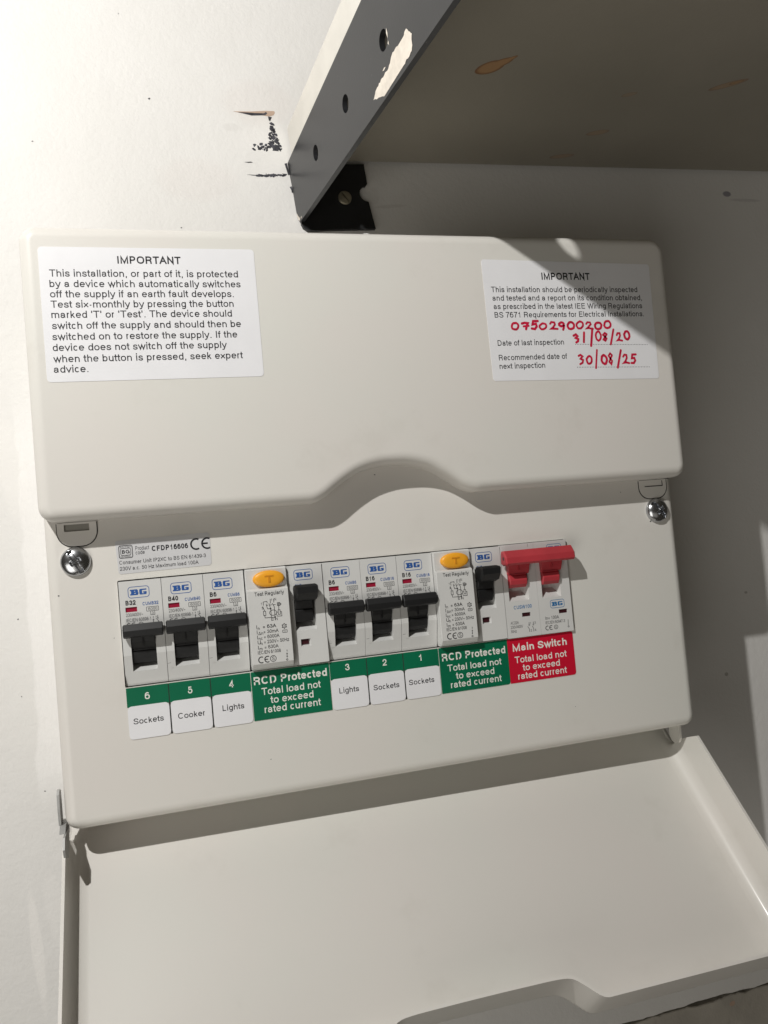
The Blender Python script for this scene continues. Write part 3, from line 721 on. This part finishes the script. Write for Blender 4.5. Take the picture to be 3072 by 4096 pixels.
# drop duplicate neighbours
cl = []
for p in dpts:
    if not cl or (Vector(p) - Vector(cl[-1])).length > .05: cl.append(p)
dpts = cl
def doff(o_, of=None):
    """Outline eroded by o_ along the sides and by of along the far edge with its finger notch."""
    of = o_ if of is None else of; out = []
    for (x, s_), (qx, qs) in zip(dpts, offset_poly(dpts, o_)):
        if s_ > DL - 11 and DX0 + 8 < x < DX1 - 8:
            out.append((x, min(DL - arch_h(x + d * of / 12 - 127.5, DARCH) - math.sqrt(max(0, of * of - (d * of / 12) ** 2)) for d in range(-12, 13))))
        else:
            k = min(1, max(0, (s_ - (DL - 16)) / 12))
            out.append((min(max(qx, DX0 + o_), DX1 - o_), min(max(qs + (o_ - of) * k, S0 + o_), DL - of)))
    return out
def fh(x, s):
    if s < 3: h_ = 0.4
    elif s < 13: h_ = 1 + (Dh - 1) * ((s - 3) / 10) ** .8
    else: h_ = Dh
    if x < DX0 + 3 and s > 3: h_ *= .64
    if s > DL - .5 and x > 267.9: h_ -= 1.8
    return h_
bm = bmesh.new()
ro, ri, rf, tk = 6.0, 7.5, 2.0, 1.3
prof = [('o', ro + .5, -1.3)] + [('o', ro * (1 - math.cos(math.radians(a))), -1.3 + ro * (1 - math.sin(math.radians(a)))) for a in (90, 75, 60, 45, 30, 15, 0)]
rings = []
for kind, off, n_ in prof:
    q = doff(off) if off else dpts
    rings.append([DP(x, s, min(n_, fh(*p))) for (x, s), p in zip(q, dpts)])
rings.append([DP(x, s, fh(x, s)) for x, s in dpts])
q = doff(tk); rings.append([DP(x, s, fh(*p)) for (x, s), p in zip(q, dpts)])
for a in (0, 15, 30, 45, 60, 75, 90):
    off = tk + ri * (1 - math.cos(math.radians(a))); n_ = ri * (1 - math.sin(math.radians(a)))
    nf = rf * (1 - math.sin(math.radians(a))); q = doff(off, tk + rf * (1 - math.cos(math.radians(a))))
    rings.append([DP(x, s, min(nf if p[1] > DL - 11 and DX0 + 8 < p[0] < DX1 - 8 else n_, fh(*p) - .2)) for (x, s), p in zip(q, dpts)])
q = doff(tk + ri + .5, tk + rf + .5); rings.append([DP(x, s, 0) for x, s in q])
VS = [[bm.verts.new(p) for p in r_] for r_ in rings]
N = len(dpts)
for a, b in zip(VS[:-1], VS[1:]):
    for i in range(N): bm.faces.new((a[i], a[(i + 1) % N], b[(i + 1) % N], b[i]))
bm.faces.new(VS[0]); bm.faces.new(VS[-1])
door = finish(bm, 'flap_door', unit, ENAMEL, smooth=40, local=UO)
door['label'] = 'hinged front flap hanging open below the switches'
# hinge arm seen at the left end
bm = bmesh.new()
def slab_yz(poly, x0, x1):
    f1 = [bm.verts.new((x0, y, z)) for y, z in poly]; f2 = [bm.verts.new((x1, y, z)) for y, z in poly]
    bm.faces.new(f1); bm.faces.new(f2)
    for i in range(len(poly)): bm.faces.new((f1[i], f1[(i + 1) % len(poly)], f2[(i + 1) % len(poly)], f2[i]))
slab_yz([(3.0, -41.6), (4.6, -40.3), (7.5, -40.2), (10.5, -41.5), (10.8, -44.5), (11, -54.5), (3.4, -54.5), (2.6, -48)], -31.0, -30.0)
slab_yz([(3.4, -54.55), (13, -54.55), (12, -57), (-1, -57)], -30.6, -28.2)
slab_yz([(-1, -57.05), (12, -57.05), (8, -64), (2, -68), (-8, -64.5), (-9.5, -61), (-6, -57.05)], -28.6, -27.8)
finish(bm, 'hinge_arm', door, plain('dull plated steel', (.40, .40, .39), .5, metal=.35, var=.15), smooth=0, local=UO)
bm = bmesh.new()
lug = [(10.5, -56.8), (10.5, -66), (12, -68.5), (15, -69.5), (18, -68.5), (19.5, -66), (19.5, -56.8)]
for (xa, xb) in ((279.6, 281.0), ):
    f1 = [bm.verts.new((xa, y, z)) for y, z in lug]; f2 = [bm.verts.new((xb, y, z)) for y, z in lug]
    bm.faces.new(f1); bm.faces.new(f2)
    for i in range(len(lug)): bm.faces.new((f1[i], f1[(i + 1) % len(lug)], f2[(i + 1) % len(lug)], f2[i]))
finish(bm, 'hinge_lug', unit, ENAMEL, smooth=0, local=UO)
# catch slot plate in the far right corner of the flap
bm = bmesh.new()
for (x0, x1, s0, s1) in ((281.3, 282.3, 96, 113), ):
    c8 = [DP(x, s, n) for x in (x0, x1) for s in (s0, s1) for n in (6, 17)]
    vv = [bm.verts.new(p) for p in c8]
    for f in ((0, 1, 3, 2), (4, 6, 7, 5), (0, 4, 5, 1), (2, 3, 7, 6), (0, 2, 6, 4), (1, 5, 7, 3)): bm.faces.new([vv[i] for i in f])
finish(bm, 'latch_plate', door, ENAMEL, smooth=0, local=UO)

# ------------------------------------------------------------------ circuit breakers
def device(name, x):
    e = empty(name, (15.87 + (x - 15.87) * 1.0068, 2.5, -.36)); e.scale = (1.0068, 1.0068, 1.0068); return e
def lettering_mcb(parent, o, rating, code):
    b = Ink(); k = Ink()
    bg_logo(b, 3.8, 38.6, 12.5, 43.3, .26)
    b.text(code, 9.4, 16.0, 34.95, 1.45, .022) if len(code) > 5 else b.text(code, 10.2, 15.4, 34.95, 1.45, .022)
    k2 = Ink(); k2.text(rating, 2.4, 6.6 if len(rating) == 3 else 5.3, 35.6, 2.05, .035)
    k.stroke(rrect(10.9, 32.3, 15.9, 34.1, .1, 1), .2, closed=True); k.text('6000', 11.6, 15.4, 32.65, 1.15)
    k.stroke([(12.5, 32.2), (12.5, 30.6), (14.2, 30.6), (14.2, 32.2)], .2); k.text('3', 13.0, 13.7, 30.85, 1.15)
    k.text('230/400V~', 2.2, 9.3, 30.7, 1.45); k.text('IEC/EN 60898-1', 2.2, 12.4, 28.4, 1.45, .004)
    k.stroke([(13.4, 29.9), (13.4, 29.2)], .22); k.stroke([(13.4, 28.6), (13.4, 26.8)], .22); k.poly([(13.05, 28.2), (13.75, 28.2), (13.4, 28.9)])
    k.stroke([(14.6, 30.0), (14.6, 29.3)], .2); k.stroke([(15.3, 30.2), (15.3, 29.0)], .22); k.stroke([(14.5, 28.9), (15.6, 27.6), (15.0, 26.8)], .22); k.disc(15.3, 28.9, .3, 6)
    ce_mark(k, 2.3, 26.0, 1.9, .32); k.arc(8.2, 26.9, 1.0, 1.0, 0, 360, .22); k.text('S', 7.85, 8.5, 26.4, 1.0)
    k.stroke([(0.05, 25.1), (.7, 25.1)], .16); 
    if rating != 'B32': k.stroke([(.1, 8.9), (1.5, 8.95)], .14)
    for nm, q, m in (('maker_mark', b, BLUE), ('rating_mark', k2, INK), ('lettering', k, INKG)):
        q.build(nm, parent, m, -4.03)
def mcb_parts():
    yf = lambda z: -4.0 if z >= 14 else -4.0 + (14 - z) * .27
    bm = bmesh.new()
    grid_front(bm, [0, 2.2, 3.4, 7.0, 13.7, 17.65], [.7, 6.9, 14, 26, 32.6, 34.7, 46.0], yf,
               [{'cells': [(2, 1), (3, 1), (2, 2), (3, 2)], 'depth': 4.5, 'ramp': 2.9}, {'cells': [(1, 4), (2, 4)], 'depth': -3.3}], 13.8)
    bmesh.ops.recalc_face_normals(bm, faces=bm.faces)
    casing = finish(bm, 'casing', None, GREY, smooth=0)
    bm = bmesh.new()
    prism(bm, [(4.3, 9.9), (-.6, 10.2), (-1.9, 12.0), (-2.7, 14.3), (-2.7, 15.3), (-2.1, 15.6), (-2.2, 16.2), (-3.4, 17.6), (-4.7, 19.5), (-5.2, 21.5), (-6.0, 23.5), (-6.0, 26.3), (4.3, 25.5)], 3.75, 13.5, .3)
    prism(bm, [(-5.0, 22.3), (-7.4, 21.7), (-9.4, 22.6), (-9.8, 25.0), (-8.4, 27.4), (-5.8, 27.5)], .55, 17.2, .6)
    box(bm, 8.2, -5.4, 17.2, 8.7, -4.2, 21.2)
    toggle = finish(bm, 'toggle', None, BLACKP, smooth=16)
    bm = bmesh.new(); box(bm, 2.25, -3.38, 32.65, 6.95, -3.1, 34.65)
    win = finish(bm, 'indicator_window', None, REDWIN, smooth=0)
    return casing, toggle, win
MC, MT, MW = mcb_parts()
specs = [(.5, 'B32', 'CUMB32', 'grey B32 circuit breaker at the end of the row below the product label'), (18.35, 'B40', 'CUMB40', 'grey B40 circuit breaker above the white Cooker label'),
         (36.2, 'B6', 'CUMB6', 'grey B6 circuit breaker between the B40 breaker and an amber test button'), (90.1, 'B6', 'CUMB6', 'grey B6 circuit breaker between a B16 breaker and a tall black lever'),
         (107.9, 'B16', 'CUMB16', 'grey B16 circuit breaker next to the B6 breaker, above green number 2'), (125.75, 'B16', 'CUMB16', 'grey B16 circuit breaker touching an amber test button block, above green number 1')]
for i, (x, rt, code, lab) in enumerate(specs):
    e = device('circuit_breaker', x)
    tag(e, lab, 'circuit breaker', 'circuit breakers in the consumer unit')
    for src in (MC, MT, MW):
        if i == 0: src.parent = e
        else:
            c = src.copy(); col.objects.link(c); c.parent = e
    lettering_mcb(e, x, rt, code)

# ---- residual current devices
def rcd_parts():
    bm = bmesh.new()
    # raised test and rating block, one moulding with the lower toggle side
    prism(bm, [(13.8, 1.0), (-4.6, 1.0), (-6.6, 2.0), (-8.0, 4.0), (-8.0, 36.3), (-7.4, 37.0), (-6.0, 37.3), (-6.0, 45.6), (-5.4, 46.2), (13.8, 46.2)], 0, 18.6, .35)
    grid_front(bm, [18.62, 21.3, 23.0, 27.6, 31.0, 35.3], [.9, 9.1, 12.3, 16.3, 36.0, 46.0], lambda z: -4.0,
               [{'cells': [(1, 3), (2, 3), (3, 3)], 'depth': 3.0, 'ramp': 3.6, 'side': 1.2}, {'cells': [(2, 1)], 'depth': -2.6, 'ramp': .5, 'side': .6}], 13.8)
    casing = finish(bm, 'casing', None, GREY, smooth=0)
    bm = bmesh.new(); rings = []
    for (q, y) in ((1.0, -5.9), (1.0, -7.3), (.96, -7.9), (.86, -8.25), (.6, -8.5), (.25, -8.6)):
        rings.append([bm.verts.new((10.3 + 7.1 * q * math.cos(2 * math.pi * k / 40), y, 41.3 + 3.75 * q * math.sin(2 * math.pi * k / 40))) for k in range(40)])
    for a, b in zip(rings[:-1], rings[1:]):
        for k in range(40): bm.faces.new((a[k], a[(k + 1) % 40], b[(k + 1) % 40], b[k]))
    bm.faces.new(rings[-1]); bm.faces.new(rings[0])
    btn = finish(bm, 'test_button', None, AMBER, smooth=50)
    bm = bmesh.new()
    box(bm, 8.3, -8.82, 42.2, 12.3, -8.3, 42.85, .1); box(bm, 9.8, -8.82, 39.6, 10.8, -8.3, 42.2, .1)
    tl = finish(bm, 'embossed_letter', btn, plain('amber letter edge', (.62, .25, .015), .4), smooth=0)
    bm = bmesh.new()
    prism(bm, [(3.0, 20.1), (-3.6, 20.2), (-4.8, 22.5), (-5.0, 25.3), (-4.5, 25.8), (-5.2, 26.4), (-6.0, 28.5), (-6.4, 30.0), (3.0, 30.0)], 21.5, 29.6, .3)
    prism(bm, [(-5.6, 29.4), (-10.2, 30.4), (-13.0, 33.4), (-13.3, 36.2), (-12.6, 36.9), (-11.2, 36.7), (-10.6, 37.1), (-9.6, 36.8), (-9.0, 37.2), (-8.0, 36.9), (-7.4, 37.2), (-4.3, 36.9), (-4.3, 30.0)], 21.3, 31.4, .8)
    tg = finish(bm, 'toggle', None, BLACKP, smooth=25)
    bm = bmesh.new(); box(bm, 23.2, -3.0, 9.8, 26.8, -2.65, 12.1)
    wn = finish(bm, 'indicator_window', None, DARKWIN, smooth=0)
    b = Ink(); bg_logo(b, 22.3, 39.2, 30.8, 43.8, .26); b.text('CUR', 22.4, 25.4, 36.0, 1.4, .02)
    bl = b.build('maker_mark', None, BLUE, -4.03)
    k = Ink()
    k.text('Test Regularly', 3.3, 16.5, 34.0, 1.75, .008)
    W_ = .24
    for pl_ in [[(10.07, 32.25), (10.05, 30.26)], [(11.55, 32.18), (11.62, 30.51)], [(6.89, 29.62), (6.87, 31.19), (8.57, 31.31), (8.59, 30.48)], [(8.06, 30.24), (8.58, 27.96), (9.95, 27.96)], [(8.21, 29.57), (9.02, 29.66)], [(9.38, 30.33), (9.87, 28.12)], [(9.69, 29.53), (10.68, 29.6)], [(10.8, 30.3), (11.61, 28.67), (11.62, 24.08)], [(11.18, 29.55), (12.28, 29.55)], [(6.41, 29.23), (7.22, 27.22)], [(6.08, 28.82), (6.68, 28.91), (6.56, 28.18), (6.03, 28.15)], [(6.67, 27.08), (7.62, 27.03), (7.64, 25.2), (6.67, 25.19), (6.67, 27.08)], [(7.1, 25.14), (7.16, 24.07), (11.6, 23.93)], [(10.0, 27.9), (9.99, 22.48)], [(11.6, 23.93), (11.55, 22.61)], [(13.12, 30.24), (14.22, 30.24), (14.26, 28.93), (13.07, 28.96), (13.12, 30.24)], [(13.68, 30.23), (13.57, 27.13)], [(13.07, 29.62), (14.67, 29.54)], [(14.71, 29.98), (14.66, 29.09)], [(13.2, 27.02), (14.1, 26.98), (14.08, 24.99), (13.18, 25.0), (13.2, 27.02)], [(12.38, 26.07), (13.27, 26.0)], [(12.32, 25.34), (12.67, 24.26), (14.7, 24.18), (14.68, 26.12), (14.11, 26.12)]]:
        k.stroke(pl_, W_)
    k.arc(10.9, 26.05, 1.6, 1.2, 0, 360, W_, 20); k.disc(9.94, 27.9, .38); k.disc(11.61, 24.02, .38)
    k.text('1', 10.4, 10.8, 31.2, 1.2); k.text('N', 11.85, 12.7, 31.3, 1.2); k.text('T', 5.85, 6.4, 29.8, 1.1); k.text('2', 10.2, 10.9, 22.5, 1.2); k.text('N', 11.8, 12.7, 22.5, 1.2)
    for (a, s_, xa, xb, z, cap, bd) in (('In', '= 63A', 5.9, 11.8, 19.5, 1.6, .014), ('I\u0394n', '= 30mA', 6.0, 12.7, 17.25, 1.55, .006), ('Inc', '= 6000A', 6.0, 12.9, 15.0, 1.55, .006),
                                        ('Un', '= 230V~ 50Hz', 5.9, 17.1, 12.75, 1.55, .006), ('Im', '= 630A', 5.9, 12.1, 10.45, 1.55, .006)):
        k.text(a[0], 3.0, None, z, 1.7, .006); k.text(a[1:], 3.55 if a[0] == 'I' else 4.3, None, z - .4, 1.35, .006); k.text(s_, xa, xb, z, cap, bd)
    k.text('IEC/EN 61008', 2.7, 12.9, 8.3, 1.5, .006)
    ce_mark(k, 2.8, 4.5, 2.6, .42); k.arc(9.3, 5.8, 1.3, 1.3, 0, 360, .26, 18); k.text('S', 8.7, 9.9, 5.05, 1.6)
    k.arc(15.4, 19.6, .85, .85, 0, 360, .24, 12); k.text('-25', 14.8, 16.0, 19.2, .8)
    for q in range(6):
        a = math.radians(60 * q + 30); k.stroke([(15.4 + .95 * math.cos(a), 19.6 + .95 * math.sin(a)), (15.4 + 1.25 * math.cos(a), 19.6 + 1.25 * math.sin(a))], .4)
    k.stroke(rrect(14.5, 16.7, 16.5, 17.8, .1, 1), .22, closed=True); k.text('~', 15.0, 16.0, 16.9, 1.0)
    k.stroke([(15.7, 9.0), (15.7, 8.1)], .24); k.stroke([(15.6, 7.6), (15.5, 5.6)], .2); k.poly([(15.2, 7.0), (15.95, 7.0), (15.6, 7.8)]); k.poly([(15.15, 6.2), (15.9, 6.2), (15.5, 5.4)]); k.arc(15.45, 4.6, .36, .36, 0, 360, .22, 10)
    kl = k.build('lettering', None, INK, -8.03)
    return [casing, btn, tg, wn, bl, kl], tl
RP, RT = rcd_parts()
for i, (x, lab) in enumerate(((54.4, 'grey residual current device with amber test button between the B6 breakers'), (143.7, 'grey residual current device with amber test button beside the red main switch'))):
    e = device('residual_current_device', x); tag(e, lab, 'RCD', 'residual current devices in the consumer unit')
    for src in RP:
        if i == 0: src.parent = e
        else:
            c = src.copy(); col.objects.link(c); c.parent = e
            if src.name.startswith('test_button'):
                d = RT.copy(); col.objects.link(d); d.parent = c

# ---- main switch
e = device('main_switch', 179.3)
tag(e, 'grey double-pole main switch with a red handle above the red label', 'main switch')
bm = bmesh.new()
grid_front(bm, [0, 2.5, 8.5, 13.2, 17.85], [.6, 10.3, 12.3, 18.4, 36.5, 46.3], lambda z: -4.0,
           [{'cells': [(1, 3), (2, 3)], 'depth': 3.0, 'ramp': 4.4, 'side': 1.0}, {'cells': [(2, 1)], 'depth': -3.3}], 13.8)
grid_front(bm, [17.95, 20.4, 28.6, 30.7, 33.4, 35.9], [.6, 9.8, 11.8, 18.4, 36.5, 46.3], lambda z: -4.0,
           [{'cells': [(1, 3), (2, 3)], 'depth': 3.0, 'ramp': 4.4, 'side': 1.0}, {'cells': [(2, 1), (3, 1)], 'depth': -3.3}], 13.8)
finish(bm, 'casing', e, GREY, smooth=0)
bm = bmesh.new()
prism(bm, [(-6.2, 37.0), (-8.0, 36.2), (-12.4, 36.5), (-13.2, 37.4), (-13.0, 40.2), (-10.2, 43.5), (-7.0, 43.4)], -1.4, 35.9, .9)
for xa, xb in ((2.8, 12.1), (20.7, 29.8)):
    prism(bm, [(3.0, 24.9), (-4.6, 25.0), (-5.9, 26.6), (-6.3, 28.6), (-5.8, 30.6), (-5.1, 31.2), (-5.6, 32.2), (-6.8, 35.0), (-8.2, 38.0), (-6.0, 40.0), (3.0, 35.9)], xa, xb, .4)
    prism(bm, [(-4.0, 31.4), (-5.3, 31.6), (-6.0, 33.0), (-7.3, 36.4), (-7.3, 38.4), (-4.0, 38.4)], xa - .5, xb + 1.5, .3)
    box(bm, (xa + xb) / 2 - .25, -7.4, 33.4, (xa + xb) / 2 + .25, -5.6, 36.0)
hd = finish(bm, 'handle', e, REDP, smooth=16)
i_ = Ink(); i_.disc(-10.0, 39.8, .9, 10)
me = bpy.data.meshes.new('handle_hole'); me.from_pydata([(-1.43 * K, x * K, z * K) for x, z, l_ in i_.v], [], i_.f); link('handle_hole', me, hd, [DARKWIN])
for xa, xb, za, zb in ((8.6, 13.1, 10.4, 12.2), (28.7, 33.3, 9.9, 11.7)):
    bm = bmesh.new(); box(bm, xa, -3.36, za, xb, -3.1, zb); finish(bm, 'indicator_window', e, DARKWIN, smooth=0)
LBLUE = plain('light blue print', (.02, .15, .36), .45)
b = Ink(); bg_logo(b, 24.3, 12.9, 31.9, 16.8, .24); b.build('maker_mark', e, LBLUE, -4.03)
b = Ink(); bg_logo(b, 25.2, 40.6, 33.0, 44.6, .24); b.build('maker_mark', e, LBLUE, -4.03)
b = Ink(); b.text('CUSW100', 4.4, 14.0, 14.4, 1.75, .014); b.build('product_code', e, LBLUE, -4.03)
k = Ink()
k.text('AC22A', 1.9, 6.3, 7.2, 1.4); k.text('230V/400V', 1.8, 8.4, 5.15, 1.4); k.text('50Hz', 1.7, 4.8, 3.1, 1.4)
for pl_ in [[(11.8, 7.4), (11.75, 6.3)], [(10.9, 5.4), (11.66, 4.0), (11.54, 2.7)], [(14.1, 7.4), (14.0, 6.2)], [(13.4, 5.4), (14.0, 3.9), (13.9, 2.6)]]: k.stroke(pl_, .26)
for t_, x, z in (('1', 12.3, 6.2), ('2', 12.2, 2.7), ('3', 14.6, 6.3), ('4', 14.5, 2.7)): k.text(t_, x, None, z, 1.15)
k.arc(11.75, 6.0, .3, .3, 0, 360, .2, 8); k.arc(14.0, 6.0, .3, .3, 0, 360, .2, 8)
k.text('In= 100A', 20.8, 28.3, 7.5, 1.6, .006); k.text('IEC/EN 60947-3', 20.7, 31.4, 5.3, 1.45); ce_mark(k, 20.5, 2.4, 2.0, .34); k.arc(26.2, 3.4, 1.0, 1.0, 0, 360, .24, 16); k.text('S', 25.75, 26.6, 2.85, 1.1)
k.stroke([(33.2, 6.4), (33.0, 3.5)], .24); k.arc(33.1, 2.9, .36, .36, 0, 360, .22, 10); k.stroke([(14.9, 46.0), (14.9, 44.4)], .12)
k.build('lettering', e, INKG, -4.03)

# ------------------------------------------------------------------ shelf and its bracket
STRIP = lambda y, z, o=0.0: Vector((112.3 + (WY - y) * .0919 - (z - 243.4) * .0956 + o, y, z))
def shelf_z(x, y): return 281.6 + .03 * (WY - y) + .021 * (x - 140)
TK = 18.5
def shelf_mesh():
    bm = bmesh.new()
    yb, yf = WY - 2.6, -262.0
    rows = []
    for y in (yb, 60, 20, -40, -120, yf):
        zt = lambda x: shelf_z(x, y) + TK + .035 * (WY - y)
        xl = STRIP(y, 290, 3.4).x
        rows.append([bm.verts.new(p) for p in ((xl, y, shelf_z(xl, y)), (560, y, shelf_z(560, y)), (560, y, zt(560)), (xl - 1.6, y, zt(xl)))])
    for a, b in zip(rows[:-1], rows[1:]):
        for i in range(4): bm.faces.new((a[i], a[(i + 1) % 4], b[(i + 1) % 4], b[i]))
    bm.faces.new(rows[0]); bm.faces.new(rows[-1][::-1])
    return bm
STAINS += [([(196.3, -9.0, 7.8, 4.9, -38), (200.2, -12.6, 7.4, 3.0, -42), (203.6, -16.0, 5.0, 1.3, -46)], .9), ([(341, -6.5, 10.5, 2.7, -34)], .5), ([(344.5, -9, 4, 1.2, -34)], .6), ([(287, 7, 4.5, 2.0, -25)], .3), ([(290, 46, 7, 2.8, -20)], .4), ([(281, 74, 8, 2.6, -15)], .4)]
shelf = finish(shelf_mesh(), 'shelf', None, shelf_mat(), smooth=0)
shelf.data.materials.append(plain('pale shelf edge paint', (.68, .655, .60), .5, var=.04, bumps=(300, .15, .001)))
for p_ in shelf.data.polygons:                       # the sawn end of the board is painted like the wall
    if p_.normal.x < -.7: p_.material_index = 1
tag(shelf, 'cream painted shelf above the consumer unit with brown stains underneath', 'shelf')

bk = empty('shelf_bracket', (112.3, WY, 243.4)); BO = (112.3, WY, 243.4)
tag(bk, 'dark grey perforated metal bracket holding up the end of the shelf', 'bracket')
bm = bmesh.new()
yfar = -262
zb = lambda y: 243.4 - (WY - y) * .016
ztop = lambda y: 280.2 + (WY - y) * .058
o2 = [(WY - .1, 280.0), (WY - .1, 273.5), (WY - .6, 266), (WY - .3, 258), (WY - .1, 250), (WY - .5, 246.8), (WY - 2.0, 244.6), (WY - 4.5, 243.4)] + [(y, zb(y)) for y in (60, 0, -60, -120, -180, yfar)] + [(y, ztop(y)) for y in (yfar, -180, -120, -60, 0, 60)]
holes = [(40.9, 262.7, 4.0), (-8.9, 262.1, 4.1), (-58.7, 261.8, 4.2), (-98.6, 258.6, 4.9), (-158.5, 260.4, 4.3), (-208, 260, 4.3)]
loops = [o2] + [[(cy + r * math.cos(2 * math.pi * k / 28), cz + r * math.sin(2 * math.pi * k / 28)) for k in range(28)] for cy, cz, r in holes]
ed = {0: [], 1: []}; tkn = 2.6
for lp in loops:
    A = [bm.verts.new(STRIP(y, z)) for y, z in lp]; B_ = [bm.verts.new(STRIP(y, z, tkn)) for y, z in lp]
    n = len(lp)
    for i in range(n):
        bm.faces.new((A[i], A[(i + 1) % n], B_[(i + 1) % n], B_[i]))
        ed[0].append(bm.edges.get((A[i], A[(i + 1) % n]))); ed[1].append(bm.edges.get((B_[i], B_[(i + 1) % n])))
for s_ in (0, 1): bmesh.ops.triangle_fill(bm, use_beauty=True, edges=ed[s_])
hc = [(Vector((cy, cz)), r) for cy, cz, r in holes]
for f_ in bm.faces:
    c_ = f_.calc_center_median()
    if len(f_.verts) == 4 and any((Vector((c_.y, c_.z)) - q).length < r + .2 for q, r in hc): f_.material_index = 1  # hole walls get the darkened steel, their shade is painted in
arm = finish(bm, 'bracket_arm', bk, DARKSTEEL, smooth=30, local=BO)
arm.data.materials.append(SHADEDSTEEL)
# patch where the dark paint has come off
pp = [(-79.9, 253.3), (-83.7, 249), (-81.2, 243.7), (-72.6, 242.9), (-50.6, 242.4), (-39.6, 246.8), (-44.3, 249), (-51.7, 249.8), (-58.9, 249.6), (-65, 252.7), (-75.8, 252.2)]
r = random.Random(2); P2 = []
for i, p in enumerate(pp):
    q = pp[(i + 1) % len(pp)]
    for k in range(6):
        t_ = k / 6; a_ = .0 if i in (3,) else .38
        P2.append((p[0] + (q[0] - p[0]) * t_ + r.uniform(-a_, a_) * (k > 0), p[1] + (q[1] - p[1]) * t_ + r.uniform(-a_, a_) * (k > 0)))
bm = bmesh.new(); bm.faces.new([bm.verts.new(STRIP(y, max(z, zb(y) + .15), -.12)) for y, z in P2])
bmesh.ops.triangulate(bm, faces=bm.faces)
finish(bm, 'bare_patch', arm, BARE, smooth=0, local=BO)
for poly in ([(-62.6, 262.4), (-63.6, 264), (-63.9, 261.8), (-63.2, 259.8)], [(-62.4, 258.2), (-63.4, 258.8), (-63.3, 256.9)], [(-53.2, 251.8), (-55.2, 252.2), (-56.8, 251.6), (-54.6, 251.3)], [(WY - 4, 243.9), (WY - 1.2, 245.9), (WY - .4, 248.4), (WY - .9, 250), (WY - 2.4, 247.6), (WY - 5.0, 245.2)], [(WY - 6, 244.2), (WY - 8, 244.4), (WY - 8.4, 245.2), (WY - 6.6, 245.0)]):
    bm = bmesh.new(); bm.faces.new([bm.verts.new(STRIP(y, z, -.12)) for y, z in poly])
    finish(bm, 'paint_chip', arm, BARE, smooth=0, local=BO)
# plate screwed flat to the wall
tab = [(141.4, 279.6), (154.6, 280.2), (155.7, 268.2), (154.6, 266.8)]
tab += [(155.4 + 4.9 * math.cos(math.radians(a)), 262.2 + 4.9 * math.sin(math.radians(a))) for a in range(112, 258, 12)]
tab += [(155.6, 257.2), (158.6, 240.8), (130, 239.6), (121, 238.9), (116.8, 239.2), (114.6, 240.6), (113.6, 243.0), (113.5, 246), (112.4, 262), (111.2, 279.4)]
bm = bmesh.new()
f = [bm.verts.new((x, WY - 2.8, z)) for x, z in tab]; b2 = [bm.verts.new((x, WY - .15, z)) for x, z in tab]; n = len(tab)
bm.faces.new(f); bm.faces.new(b2)
for i in range(n): bm.faces.new((f[i], f[(i + 1) % n], b2[(i + 1) % n], b2[i]))
plate = finish(bm, 'mounting_plate', bk, SHADEDSTEEL, smooth=0, local=BO)
screw_head(141.0, 259.0, WY - 2.8, 4.1, 1.0, -52, False, 'slotted_screw', bk, BRASSY, BO, .45)
